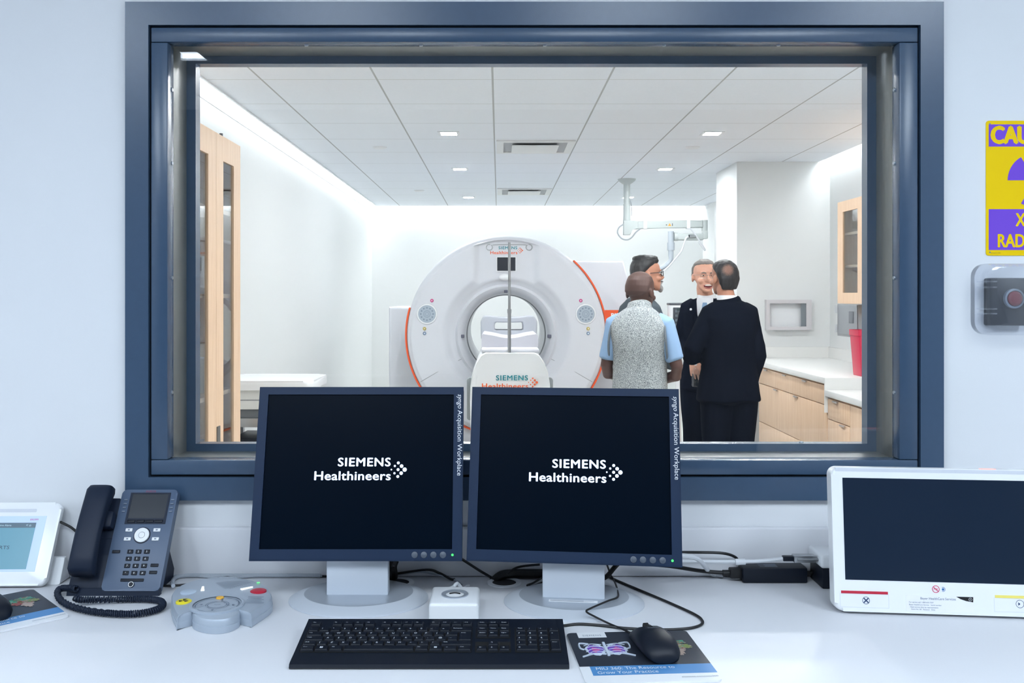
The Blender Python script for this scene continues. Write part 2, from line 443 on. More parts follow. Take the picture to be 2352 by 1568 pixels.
for x in (-.42, -.17, .10, .36, .61):
    mb = MB(); mb.cyl((x, WY + .012, OZ1 + .001), (x, WY + .012, OZ1 - .0025), .005, .004, 12); mb.build('screw', scr, win)
for z in (1.30, 1.55, 1.80, 1.96):
    for x, d in ((OX0, 1), (OX1, -1)):
        mb = MB(); mb.cyl((x - .001 * d, WY + .012, z), (x + .0025 * d, WY + .012, z), .005, .004, 12); mb.build('screw', scr, win)
for x in (-.05, .32, .70):
    mb = MB(); mb.cyl((x, WY + .137, OZ0 + .0135), (x, WY + .137, OZ0 + .017), .006, .005, 12); mb.build('screw', scr, win)

# troffers in the control room ceiling (behind and above the camera)
def troffer(x, y, lx, ly, label):
    t = thing('ceiling_light', label, 'ceiling light', (x, y, 2.85), 0, 'troffers in the control room ceiling')
    mb = MB(); mb.frame((-lx / 2 - .03, lx / 2 + .03, -ly / 2 - .03, ly / 2 + .03), (-lx / 2, lx / 2, -ly / 2, ly / 2), -.03, .0); mb.build('frame', M['white_pl'], t)
    mb = MB(); mb.box(-lx / 2, lx / 2, -ly / 2, ly / 2, -.018, -.008); mb.build('diffuser', emit_mat('troffer_diffuser', CONTROL_LIGHT[0], CONTROL_LIGHT[1]), t)
troffer(-1.92, -.48, .6, 1.2, 'recessed ceiling light above the tablet side of the desk')
troffer(-.75, -.30, .6, .9, 'recessed ceiling light above the desk phone and keyboard')
troffer(.55, -.20, .6, .9, 'recessed ceiling light above the mouse side of the desk')
troffer(1.75, -.10, .6, 1.2, 'recessed ceiling light above the warning sign side of the desk')

# ------------------------------------------------------------------ worktop
t = thing('worktop', 'white laminate worktop running the full width below the window', 'worktop', (0, 0, 0))
mb = MB(); mb.box(-2.3, 2.3, 1.22, 2.0285, DZ - .04, DZ - .0004, bevel=.004); mb.build('top', M['white_lam'], t)
for x in (-2.2, -.75, .75, 2.2):
    mb = MB(); mb.box(x - .02, x + .02, 1.3, 2.02, 0, DZ - .04); mb.build('support_panel', M['white_lam'], t)
gro = M['white_pl']
for px, py in ((915, 1331), (1158, 1332)):
    p = dk(px, py)
    mb = MB(); mb.lathe([(.036, 0), (.035, .002), (.026, .0025), (.025, .0005)], T(p.x, min(p.y, 1.970), DZ), 32); g = mb.build('cable_grommet', gro, t)
    mb = MB(); mb.disc(T(p.x, min(p.y, 1.970), DZ + .0006), .0255); mb.build('grommet_hole', mat('grommet_dark', (45, 46, 50), .8), g)
mb = MB(); mb.box(-2.3, 2.3, 2.012, 2.0295, DZ + .0003, DZ + .105, bevel=.004, seg=3)
tag(mb.build('backsplash', M['white_lam']), 'low white backsplash strip along the wall behind the monitors', 'backsplash')

# ------------------------------------------------------------------ monitors
def logo(mb, mx, s=1.0, bold=.032):
    """two-line wordmark with a nine-dot arrow; origin at the right end of both lines, baseline of the lower line; s = m per mm"""
    k = s
    mb.text('SIEMENS', .0235 * k, mx @ T(-.104 * k, .0272 * k, 0), bold=bold, space=1.12, width=.104 * k)
    mb.mi = 1
    mb.text('Healthineers', .0245 * k, mx @ T(-.151 * k, 0, 0), bold=bold * .8, space=1.05, width=.151 * k)
    mb.mi = 2
    for x, y, r in ((.0035, .0203, .0016), (.0102, .0275, .0022), (.0098, .0132, .0022), (.017, .0335, .0029), (.0168, .0203, .0029), (.0166, .0068, .0029), (.0237, .0272, .0035), (.0232, .0134, .0035), (.030, .0203, .0042)):
        mb.disc(mx @ T(x * k, y * k, 0), r * k, seg=20)
    mb.mi = 0

def monitor(x, y, rz, label, sticker):
    t = thing('monitor', label, 'monitor', (x, y, DZ), rz, 'acquisition workplace monitors')
    tl = R(14.4); P = frm((0, -.045, .088), (1, 0, 0), (0, math.sin(tl), math.cos(tl)))
    W, H = .2072, .341
    mb = MB(); mb.prism(rrect(-W, W, 0, H, .006, 4), -.020, -.004, P, 0); 
    mb.box(-.15, .15, .07, .28, -.058, -.02, bevel=.02, mx=P); mb.build('housing', M['bezel'], t)
    mb = MB(); sx0, sx1, sy0, sy1 = -W + .0185, W - .0195, .0225, H - .0155
    o = rrect(-W, W, 0, H, .006, 4); n = len(o)
    mb.frame((-W + .002, W - .002, .002, H - .002), (sx0, sx1, sy0, sy1), -.005, .0015, P)
    mb.frame((-W, W, 0, H), (-W + .002, W - .002, .002, H - .002), -.006, .0003, P)
    mb.build('bezel', M['bezel'], t)
    mb = MB(); mb.box(sx0 - .001, sx1 + .001, sy0 - .001, sy1 + .001, -.006, -.0018, mx=P); s = mb.build('screen', M['screen'], t)
    mb = MB(); logo(mb, P @ T(.0612, .1552, -.0013)); mb.build('screen_logo', [M['lit_w']] * 3, s)
    mb = MB(); rot = Matrix.Rotation(R(-90), 4, 'Z'); bx = W - .0185 + .0045
    mb.text('syngo', .0135, P @ T(bx + .0028, .3265, .0019) @ rot, shear=.25, width=.029)
    mb.text('Acquisition Workplace', .0135, P @ T(bx + .0028, .2935, .0019) @ rot, bold=.018, width=.130)
    mb.build('side_lettering', M['white_print'], t)
    for bx in (.115, .133, .1515, .170):
        mb = MB(); mb.lathe([(.0062, 0), (.006, .0016), (.004, .0022), (0, .0024)], P @ T(bx, .0118, .0013), 20); mb.build('button', M['btn'], t)
    mb = MB(); mb.disc(P @ T(.1885, .0118, .0019), .0022); mb.build('power_light', M['led_g'], t)
    mb = MB(); mb.box(-.0605, .0605, -.022, .006, .014, .135, bevel=.002); mb.box(-.0605, .0605, .000, .03, .09, .2, bevel=.002); mb.build('stand_neck', M['alu'], t)
    mb = MB(); prof = [(0, .0155), (.105, .0150), (.108, .0142)]
    mb.lathe(prof, None, 64, 1.0, .82); mb.mi = 1; mb.lathe([(.108, .0142), (.134, .005), (.138, .0025), (.138, 0), (0, 0)], None, 64, 1.0, .82)
    b = mb.build('stand_base', [M['alu2'], M['alu']], t)
    if sticker:
        mb = MB(); mb.box(-.047, .047, -.047, -.035, .0152, .0158)
        s = mb.build('sticker', M['white_pl'], b)
        mb = MB()
        for i, yy in enumerate((-.039, -.0425, -.0455)): mb.quad((-.044, yy, .016), (.02 + .02 * (i % 2), yy, .016), (.02 + .02 * (i % 2), yy + .0012, .016), (-.044, yy + .0012, .016))
        mb.build('sticker_print', M['grey_pl'], s)
    return t
monitor(-.279, 1.865, 0, 'dark blue monitor on the tablet and phone side, plain silver base beside the intercom', False)
monitor(.1475, 1.845, R(-6.2), 'dark blue monitor whose silver base has a white sticker and a cable across it', True)

# ------------------------------------------------------------------ keyboard
kb = thing('keyboard', 'black full-size keyboard lying in front of the two monitors', 'keyboard', (-.1128, 1.511, DZ))
mb = MB()
prof = [(0, .003), (.003, 0), (.161, 0), (.163, .004), (.162, .0255), (.159, .0275), (.036, .0125), (.008, .0098), (.002, .008)]
mb.loft([[(x, y, z) for y, z in prof] for x in (-.2265, .2265)])
mb.build('case', M['black'], kb)
sl = math.atan2(.0275 - .0125, .159 - .036)
KP = frm((0, .036, .0128), (1, 0, 0), (0, math.cos(sl), math.sin(sl)))
mb = MB()
for a, b, c, d in ((-.219, .067, .0035, .087), (.073, .1325, .052, .087), (.073, .1325, .0035, .038), (.140, .217, .0035, .087)):
    mb.box(a, b, c, d, -.0002, .0006, mx=KP)
mb.build('key_well', mat('key_well', (6, 7, 9), .7), kb)
keymat = mat('key_plastic', (15, 21, 32), .45, spec=.3)
legend = mat('key_legend', (200, 206, 215), .6)
KEYS = []
U = .019
def key(x, y, wu, hu, leg, ls=.0042, off=(.0035, .0105)):
    KEYS.append((x, y, wu, hu, leg, ls, off))
def row(x, y, items):
    for it in items:
        wd, leg = it if isinstance(it, tuple) else (1, it)
        key(x, y, wd, 1, leg); x += wd * U
X0 = -.218; RP = .0163
row(X0, .0045, [(1.25, 'Ctrl'), (1.25, '\u25a0'), (1.25, 'Alt'), (6.25, ''), (1.25, 'Alt'), (1.25, '\u25a0'), (1.25, '='), (1.25, 'Ctrl')])
row(X0, .0045 + RP, [(1.25, 'Shift'), '|', 'Z', 'X', 'C', 'V', 'B', 'N', 'M', '<', '>', '?', (2.75, 'Shift')])
row(X0, .0045 + 2 * RP, [(1.75, 'Caps'), 'A', 'S', 'D', 'F', 'G', 'H', 'J', 'K', 'L', ':', '@', '~'])
key(X0 + 13.75 * U, .0045 + 2 * RP, 1.25, 2, 'Enter')
row(X0, .0045 + 3 * RP, [(1.5, 'Tab'), 'Q', 'W', 'E', 'R', 'T', 'Y', 'U', 'I', 'O', 'P', '{', (1.25, '}')])
row(X0, .0045 + 4 * RP, ['`', '!', '"', '3', '4', '5', '6', '7', '8', '9', '0', '-', '=', (2, 'Backspace')])
fy = .0045 + 5 * RP + .0055
row(X0, fy, ['Esc']); row(X0 + 2 * U, fy, ['F1', 'F2', 'F3', 'F4']); row(X0 + 6.5 * U, fy, ['F5', 'F6', 'F7', 'F8']); row(.0745, fy, ['PrtSc', 'Scroll', 'Pause'])
row(.0745, .0045 + 4 * RP, ['Insert', 'Home', 'PgUp']); row(.0745, .0045 + 3 * RP, ['Delete', 'End', 'PgDn'])
row(.0745 + U, .0045 + RP, ['\u2191']); row(.0745, .0045, ['\u2190', '\u2193', '\u2192'])
row(.141, .0045 + 4 * RP, ['Num', '/', '*', '-']); row(.141, .0045 + 3 * RP, ['7', '8', '9']); row(.141, .0045 + 2 * RP, ['4', '5', '6']); row(.141, .0045 + RP, ['1', '2', '3'])
row(.141, .0045, [(2, '0'), '.']); key(.141 + 3 * U, .0045 + 2 * RP, 1, 2, '+'); key(.141 + 3 * U, .0045, 1, 2, 'Enter')
def add_key(mb, x, y, wu, hu, leg, ls, off):
    g = .0008; x1 = x + wu * U - g; y1 = y + hu * RP - g; x0 = x + g; y0 = y + g; h = .0042; i = .0018
    mb.mi = 0
    mb.loft([[KP @ Vector(p) for p in q] for q in ([(x0, y0, 0), (x1, y0, 0), (x1, y1, 0), (x0, y1, 0)], [(x0 + i * .6, y0 + i * .6, h * .8), (x1 - i * .6, y0 + i * .6, h * .8), (x1 - i * .6, y1 - i * .6, h * .8), (x0 + i * .6, y1 - i * .6, h * .8)], [(x0 + i, y0 + i, h), (x1 - i, y0 + i, h), (x1 - i, y1 - i, h), (x0 + i, y1 - i, h)])])
    if leg:
        mb.mi = 1
        if leg == '\u25a0':
            for a in (0, 1):
                for b in (0, 1): mb.poly([(q[0] + a * .0026, q[1] + b * .0026) for q in ((0, 0), (.0022, 0), (.0022, .0022), (0, .0022))], KP @ T(x0 + .008, y0 + .0055, h + .0002))
        else:
            sz = .0062 if len(leg) == 1 else .0038
            mb.text(leg, sz, KP @ T(x0 + .0038, y1 - i - sz - .0008, h + .0002), bold=.02)
for k in KEYS:
    mb = MB(); add_key(mb, *k); mb.build('key', [keymat, legend], kb)
mb = MB()
for i, n in enumerate(('F9', 'F10', 'F11', 'F12')): add_key(mb, X0 + (11 + i) * U, fy, 1, 1, n, .004, None)
o = mb.build('keys', [keymat, legend], kb); o['kind'] = 'stuff'
def cable_obj(name, pts, r, m, parent=None, seg=8, n=8):
    mb = MB(); q = [Vector(p) for p in pts]
    for p in q:
        p.y = min(p.y, 2.0115 - r)
        if p.z > DZ - .005: p.z = max(p.z, DZ + r)
    if parent is not None:
        inv = (Matrix.Translation(parent.location) @ Euler(parent.rotation_euler).to_matrix().to_4x4()).inverted()
        q = [inv @ p for p in q]
    mb.tube(q, r, seg, n); return mb.build(name, m, parent)
cable_obj('cable', [dk(*p) for p in [(1280,1437,.01),(1297,1437,.002),(1330,1436),(1380,1439),(1440,1446),(1520,1449),(1580,1446),(1609,1438),(1613,1428),(1596,1414),(1540,1388),(1460,1354),(1420,1337),(1395,1325),(1385,1318)]], .0026, M['blackc'], kb)

# ------------------------------------------------------------------ mice and mouse mats
def mouse(loc, rz, label, group):
    t = thing('computer_mouse', label, 'computer mouse', loc, rz, group)
    mb = MB(); rings = []
    prof = [(-.058, .012, .010), (-.056, .022, .017), (-.045, .029, .027), (-.025, .0325, .0355), (0, .0325, .0385), (.022, .0300, .0355), (.042, .0285, .0275), (.053, .0265, .0205), (.0575, .0225, .0155)]
    for y, hw, h in prof:
        ring = []
        for k in range(20):
            a = 2 * math.pi * k / 20; c_, s_ = math.cos(a), math.sin(a)
            ring.append((hw * math.copysign(abs(c_) ** .7, c_), y, max(.001, h * .42 + h * .58 * s_) if s_ > 0 else max(.001, h * .42 * (1 + s_))))
        rings.append(ring)
    mb.loft(rings); mb.build('body', M['black'], t, 60)
    mb = MB(); mb.tube([(-.0005, .0555, .0200), (-.0005, .03, .0345), (-.0005, .008, .0390)], .0009, 6, 4); mb.build('button_seam', M['blackc'], t)
    mb = MB(); mb.cyl((-.0035, .040, .0255), (.0035, .040, .0255), .0085, None, 20); mb.build('scroll_wheel', M['blackc'], t)
    mb = MB(); mb.text('FUJITSU', .006, frm((0, .001, .0390), (1, 0, 0), (0, 1, -.01)), bold=.02, align='CENTER'); mb.build('lettering', M['grey_pl'], t)
    return t
mr = mouse((.2625, 1.583, DZ + .003), R(11), 'black computer mouse on the mat between two scan pictures', 'computer mice')
cable_obj('cable', [dk(1462, 1462, .014), dk(1440, 1449, .006), dk(1400, 1432, .0032), dk(1367, 1416, .010), dk(1347, 1404, .021), dk(1358, 1396, .022), dk(1395, 1380, .021), dk(1418, 1371, .020), dk(1419, 1358, .014), dk(1412, 1336, .01), dk(1403, 1320, .02), at(1394, 1296, 1.9)], .0019, M['blackc'], mr)
ml = mouse((-.965, 1.765, DZ + .003), R(48), 'black computer mouse on the angled mat in front of the white tablet', 'computer mice')

def blob(mb, mx, cx, cy, rx, ry, n=40, jag=.2, seed=0):
    rnd = random.Random(seed); ph = [rnd.random() * 6.28 for _ in range(4)]
    mb.poly([(cx + rx * math.cos(a) * (1 + jag * (math.sin(3 * a + ph[0]) * .4 + math.sin(7 * a + ph[1]) * .35 + math.sin(13 * a + ph[2]) * .3)),
              cy + ry * math.sin(a) * (1 + jag * (math.sin(3 * a + ph[0]) * .4 + math.sin(7 * a + ph[1]) * .35 + math.sin(13 * a + ph[2]) * .3))) for a in [2 * math.pi * k / n for k in range(n)]], mx)
PADW, PADH = .2165, .219
def mat_pad(loc, rz, label):
    """origin at the lower right corner, printed side up"""
    t = thing('mouse_mat', label, 'mouse mat', loc, rz, 'printed mouse mats')
    mb = MB(); mb.prism(rrect(-PADW, 0, 0, PADH, .010, 5), 0, .003); mb.build('mat_body', M['white_pl'], t)
    H = .0031
    mb = MB()
    top = [p for p in rrect(-PADW, 0, 0, PADH, .010, 5) if p[1] > .1]
    mb.poly([(0, .067)] + top + [(-PADW, .067)], T(0, 0, H))
    art = mb.build('dark_panel', mat('mat_dark_print', (36, 42, 54), .5), t)
    mb = MB(); mb.poly([(-.2, .030), (0, .030), (0, .067), (-.2, .067)], T(0, 0, H)); band = mb.build('blue_band', mat('mat_blue_print', (74, 134, 190), .5), t)
    mb = MB(); mb.text('MIU 360: The Resource to', .0155, T(-.192, .0515, H + .0003), width=.128); mb.text('Grow Your Practice', .0155, T(-.192, .0355, H + .0003), width=.098)
    mb.build('title', M['white_print'], band)
    mb = MB(); mb.poly([(-.198, PADH - .026), (-.148, PADH - .026), (-.148, PADH), (-.198, PADH)], T(0, 0, H + .0002)); s = mb.build('corner_tag', M['white_pl'], t)
    mb = MB(); mb.text('SIEMENS', .010, T(-.190, PADH - .019, H + .0005), bold=.01, space=1.15, width=.033); mb.build('tag_lettering', M['grey_pl'], s)
    mb = MB(); mb.text('siemens.com/miu360', .007, T(-.062, .014, H + .0003)); mb.build('web_address', M['grey_pl'], t)
    # chest scan: pale ribcage with two violet lungs
    mb = MB(); X = T(-.160, .138, H + .0004) @ Matrix.Diagonal((.74, .80, 1, 1))
    for sg in (-1, 1):
        mb.mi = 0
        blob(mb, X, sg * .024, -.002, .024, .030, 40, .12, 3 + sg); 
        mb.mi = 1; blob(mb, X @ T(0, 0, .0002), sg * .025, .0, .019, .024, 40, .18, 5 + sg)
        mb.mi = 2; blob(mb, X @ T(0, 0, .0004), sg * .025, -.003, .009, .013, 24, .4, 9 + sg)
        mb.mi = 0
        for k in range(4): mb.tube([X @ Vector((sg * .006, .024 - k * .013, .0006)), X @ Vector((sg * .03, .030 - k * .014, .0006)), X @ Vector((sg * .048, .020 - k * .017, .0006))], .0007, 4, 4)
        mb.tube([X @ Vector((sg * .036, .030, .0004)), X @ Vector((sg * .056, .034, .0004)), X @ Vector((sg * .058, .008, .0004)), X @ Vector((sg * .050, .0, .0004))], .0016, 4, 4)
        mb.tube([X @ Vector((sg * .004, -.028, .0004)), X @ Vector((sg * .03, -.024, .0004)), X @ Vector((sg * .060, -.040, .0004))], .0016, 4, 4)
    mb.tube([X @ Vector((0, .034, .0004)), X @ Vector((0, -.036, .0004))], .003, 4)
    mb.build('chest_scan_picture', [mat('print_bone', (196, 206, 220), .5), mat('print_violet', (104, 62, 170), .5), mat('print_magenta', (186, 74, 150), .5)], art)
    mb = MB(); X = T(-.042, .142, H + .0004)
    for i, (x, y, rx, ry) in enumerate(((-.004, .012, .026, .020), (.010, -.002, .018, .012), (-.012, -.004, .012, .010), (.004, -.022, .010, .014), (.020, .0, .010, .008))):
        mb.mi = (2, 3, 1, 3, 0)[i]; blob(mb, X @ T(0, 0, i * .0001), x, y, rx, ry, 60, .42, 20 + i)
    for i in range(70):
        a = random.random() * 6.28; r = random.random()
        mb.mi = i % 4; blob(mb, X @ T(0, 0, .0007 + i * .00002), -.002 + .028 * r * math.cos(a), .008 + .024 * r * math.sin(a), .0022, .0016, 10, .6, 40 + i)
    mb.build('brain_scan_picture', [mat('print_olive', (122, 140, 74), .5), mat('print_rust', (150, 70, 66), .5), mat('print_green', (58, 138, 110), .5), mat('print_sand', (170, 150, 138), .5)], art)
    return t
mat_pad((.351, 1.464, DZ), R(4.0), 'printed mouse mat beside the keyboard, title band facing the picture edge')
mat_pad((-.806, 1.759, DZ), R(43), 'printed mouse mat turned at an angle in front of the tablet and desk phone')

# ------------------------------------------------------------------ small white cube with a round dial
t = thing('call_button_box', 'small white cube with a silver ring on top between the monitor bases', 'device', (-.0835, 1.773, DZ))
mb = MB(); mb.box(-.046, .046, -.0525, .0525, 0, .038, bevel=.006, seg=3); mb.build('box_body', M['white_gl'], t)
mb = MB(); mb.lathe([(.0255, .037), (.0255, .0402), (.023, .041), (.017, .0392)], None, 32); mb.build('ring', M['alu2'], t)
mb = MB(); mb.lathe([(.017, .0385), (.010, .0395), (0, .040)], None, 32); b = mb.build('button', M['white_gl'], t)
mb = MB(); mb.tube([(-.010, -.001, .0404), (0, .002, .0408), (.010, -.001, .0404)], .0016, 6, 6); mb.build('button_mark', M['blackc'], b)
mb = MB(); mb.tube([(-.012, .050, .028), (-.008, .075, .026), (.0, .095, .030), (.01, .12, .012), (.02, .16, .006)], .0035, 8, 6); mb.cyl((-.013, .050, .028), (-.008, .074, .026), .006); mb.build('cable', M['cable_w'], t)

# ------------------------------------------------------------------ intercom puck
def zp(x, y, h=.023): return dk(x / 2.969, 1040 + y / 2.969, h)
pc = Vector((-.535, 1.80, DZ))
t = thing('intercom', 'silver round intercom control box with red and yellow buttons in front of the phone', 'intercom', pc)
outl = [(1165, 1000), (1172, 955), (1215, 912), (1300, 876), (1400, 855), (1545, 846), (1690, 862), (1800, 897), (1848, 945), (1857, 1000), (1805, 1045), (1760, 1074), (1715, 1102), (1715, 1102), (1640, 1086), (1640, 1086), (1622, 1108), (1560, 1136), (1475, 1147), (1390, 1140), (1325, 1118), (1310, 1092), (1310, 1092), (1208, 1118), (1208, 1118), (1178, 1062)]
op = []
for v in smooth_path([zp(x, y) - pc for x, y in outl + outl[:1]], 4)[:-1]:
    if not op or (Vector((v.x, v.y)) - Vector(op[-1])).length > .0004: op.append((v.x, v.y))
cx_ = sum(p[0] for p in op) / len(op); cy_ = sum(p[1] for p in op) / len(op)
mb = MB()
def sc(k): return [(cx_ + (x - cx_) * k, cy_ + (y - cy_) * k) for x, y in op]
mb.sealed([[(x, y, z) for x, y in sc(k)] for k, z in ((.999, .0), (1.0, .0112), (.985, .0118), (.985, .013), (.99, .020), (.965, .0245), (.91, .0262), (.5, .0285), (.2, .029))], (cx_, cy_, 0), (cx_, cy_, .029))
mb.build('body', M['puck'], t)
def top_m(x, y, h=.0275): v = zp(x, y, h) - pc; return T(v.x, v.y, h)
def pbtn(name, x, y, r, m, h=.0275, hh=.0025, ry=None):
    mb = MB(); mb.lathe([(r, -.003), (r, hh * .6), (r * .88, hh), (0, hh * 1.05)], top_m(x, y, h), 28, 1, (ry or r) / r); return mb.build(name, m, t)
yb = pbtn('radiation_button', 1253, 1015, .0145, mat('button_yellow', (232, 216, 40), .4))
mb = MB()
for a in (90, 210, 330): mb.poly([(.003 * math.cos(R(a - 30)), .003 * math.sin(R(a - 30)))] + [(.009 * math.cos(R(a + d)), .009 * math.sin(R(a + d))) for d in (-30, -10, 10, 30)] + [(.003 * math.cos(R(a + 30)), .003 * math.sin(R(a + 30)))], top_m(1253, 1015) @ T(0, 0, .0029))
mb.disc(top_m(1253, 1015) @ T(0, 0, .0029), .0018); mb.build('trefoil_mark', M['blackc'], yb)
pbtn('call_button', 1285, 950, .0155, mat('button_pale', (176, 190, 206), .4))
rb = pbtn('stop_button', 1762, 943, .0155, M['red'])
mb = MB(); mb.text('STOP', .006, top_m(1762, 943) @ T(0, -.002, .0029), align='CENTER', bold=.03); mb.build('stop_lettering', mat('dark_red_print', (120, 20, 40), .5), rb)
pbtn('talk_button', 1500, 990, .0075, mat('button_amber', (236, 178, 60), .4), .0290)
mb = MB(); mb.lathe([(.050, -.002), (.050, .0015), (.047, .0028), (.044, .0022)], top_m(1482, 1035, .0285), 48); mb.build('dial_ring', M['puck'], t)
mb = MB(); dm = top_m(1482, 1035, .0300)
for a0 in (35, 155, 275):
    mb.annulus(dm @ T(0, 0, .0006), .020, .0212, R(a0 - 50), R(a0 + 50)); mb.annulus(dm @ T(0, 0, .0006), .0385, .040, R(a0 - 50), R(a0 + 50))
    mb.annulus(dm @ T(0, 0, .0006), .0168, .018, R(a0 - 60), R(a0 + 60))
for a in (90, 180, 0, 270): mb.poly([(x * .004, y * .004) for x, y in ((1, 0), (-.6, .7), (-.6, -.7))], dm @ Matrix.Rotation(R(a), 4, 'Z') @ T(.030, 0, .0006))
mb.text('</>', .009, dm @ T(0, -.003, .0008), align='CENTER', bold=.02)
mb.build('dial_markings', mat('puck_print', (90, 104, 124), .5), t)
mb = MB()
sm = top_m(1545, 935, .0285)
for k in range(11): mb.annulus(sm @ T(0, 0, .0004), .010 + k * .0046, .0112 + k * .0046, R(52), R(128), 20)
mb.build('speaker_grille', mat('puck_groove', (118, 130, 146), .5), t)
for x, y, a in ((1383, 928, 105), (1683, 925, 40)):
    mb = MB(); mb.prism([(-.012, -.0035), (.012, -.002), (.013, .0), (.012, .002), (-.012, .0035)], 0, .002, top_m(x, y, .0285) @ Matrix.Rotation(R(a), 4, 'Z')); mb.build('level_light', mat('white_lamp', (240, 240, 235), .3, emit=(255, 255, 250), estr=.5), t)
mb = MB(); mb.disc(top_m(1762, 885, .0275) @ T(0, 0, .0006), .003); mb.build('status_light', M['led_g'], t)
mb = MB()
for k in range(5): mb.poly([(-.017, -.0008), (.017 - .004 * (k % 2), -.0008), (.017 - .004 * (k % 2), .0008), (-.017, .0008)], top_m(1738, 985 + k * 10, .0268) @ T(0, 0, .0015))
mb.build('small_print', mat('puck_print', (90, 104, 124), .5), t)
cable_obj('cable', [dk(398, 1345, .012), dk(396, 1336, .008), dk(405, 1327, .003), dk(440, 1320), dk(500, 1316), dk(560, 1312), dk(640, 1318), dk(745, 1312)], .0042, M['cable_g'], t)

# ------------------------------------------------------------------ desk phone
ph = thing('desk_phone', 'dark grey office desk phone with handset and coiled cord', 'telephone', (-.684, 1.884, DZ))
tilt = math.atan2(.178, .112)
PV = (0, math.cos(tilt), math.sin(tilt)); PM = frm((0, .0, .010), (1, 0, 0), PV)      # u from the right edge leftward is negative
mb = MB(); mb.prism(rrect(-.118, 0, 0, .213, .008, 5), -.018, 0, PM, .002); mb.build('face_plate', M['phone'], ph)
mb = MB(); mb.prism(rrect(-.187, -.1182, 0, .196, .006, 4), -.018, -.004, PM, .002); mb.box(-.150, -.1185, .125, .160, -.006, .020, bevel=.006, mx=PM); mb.box(-.180, -.12, .01, .10, -.03, -.017, mx=PM)
mb.build('cradle', M['phone_dk'], ph)
mb = MB(); mb.prism([(.0, 0), (.112, 0), (.118, .02), (.07, .10), (.055, .10)], -.16, -.012, frm((0, .004, 0), (0, 1, 0), (0, 0, 1), (1, 0, 0))); mb.build('foot_stand', M['phone_dk'], ph)
mb = MB(); mb.prism([(.0, 0), (.013, 0), (.013, .014), (.004, .014)], -.187, 0, frm((0, .0, 0), (0, 1, 0), (0, 0, 1), (1, 0, 0))); mb.build('base_edge', M['phone_dk'], ph)
mb = MB(); mb.frame((-.099, -.014, .138, .206), (-.0945, -.0185, .150, .203), .0, .0012, PM); fr_ = mb.build('screen_frame', M['phone_dk'], ph)
mb = MB(); mb.box(-.0945, -.0185, .150, .203, -.001, .0006, mx=PM); mb.build('screen', mat('phone_lcd', (40, 45, 52), .25), fr_)
for k in range(4):
    mb = MB(); mb.box(-.0945 + k * .0192, -.0945 + k * .0192 + .0172, .1405, .1465, 0, .003, bevel=.001, mx=PM); mb.build('soft_key', M['black'], ph)
for k in range(4):
    for u in (-.1065, -.0075):
        mb = MB(); mb.box(u - .0035, u + .0035, .189 - k * .0085, .1915 - k * .0085, 0, .0022, bevel=.0008, mx=PM); mb.build('line_key', M['grey_pl'], ph)
for u, v in ((-.0865, .125), (-.0285, .125), (-.0860, .106), (-.028, .106)):
    mb = MB(); mb.box(u - .0072, u + .0072, v - .0036, v + .0036, 0, .002, bevel=.001, mx=PM); k_ = mb.build('function_key', M['white_pl'], ph)
    mb = MB(); mb.poly([(-.002, -.0015), (.002, -.0015), (.002, .0015), (-.002, .0015)], PM @ T(u, v, .0022)); mb.build('key_symbol', M['grey_pl'], k_)
mb = MB(); mb.lathe([(.0175, 0), (.0172, .0008), (.0155, .001)], PM @ T(-.0575, .114, 0), 32); mb.build('navigation_rim', M['phone_dk'], ph)
mb = MB(); mb.lathe([(.0155, 0), (.015, .003), (.007, .003), (.0065, .002)], PM @ T(-.0575, .114, 0), 32); mb.build('navigation_ring', M['white_pl'], ph)
mb = MB(); mb.lathe([(.0062, 0), (.006, .0028), (0, .003)], PM @ T(-.0575, .114, 0), 24); mb.build('ok_button', M['white_pl'], ph)
dig = '1 2 3 4 5 6 7 8 9 * 0 #'.split()
for i, d in enumerate(dig):
    u = -.0745 + (i % 3) * .0172; v = .0795 - (i // 3) * .0146
    mb = MB(); mb.box(u - .0058, u + .0058, v - .0042, v + .0042, 0, .0026, bevel=.0009, mx=PM); mb.mi = 1; mb.text(d, .0055, PM @ T(u, v - .002, .0028), align='CENTER', bold=.03); mb.build('dial_key', [M['black'], M['white_print']], ph)
for u, v in ((-.1035, .0795), (-.0190, .0515), (-.0190, .0370)):
    mb = MB(); mb.box(u - .008, u + .008, v - .0032, v + .0032, 0, .0024, bevel=.0009, mx=PM); mb.build('feature_key', M['black'], ph)
mb = MB(); mb.box(-.082, -.035, .0185, .0245, 0, .0024, bevel=.001, mx=PM); mb.build('volume_bar', M['black'], ph)
mb = MB(); mb.lathe([(.0062, 0), (.006, .0026), (0, .0028)], PM @ T(-.0585, .0125, 0), 24); mb.mi = 1; mb.annulus(PM @ T(-.0585, .0125, .003), .0046, .0056); mb.build('mute_button', [M['black'], M['white_pl']], ph)
mb = MB(); mb.text('AVAYA', .0075, PM @ T(-.0575, .2065, .0004), align='CENTER', bold=.02, width=.022); mb.build('lettering', mat('dull_red_print', (150, 60, 84), .5), ph)
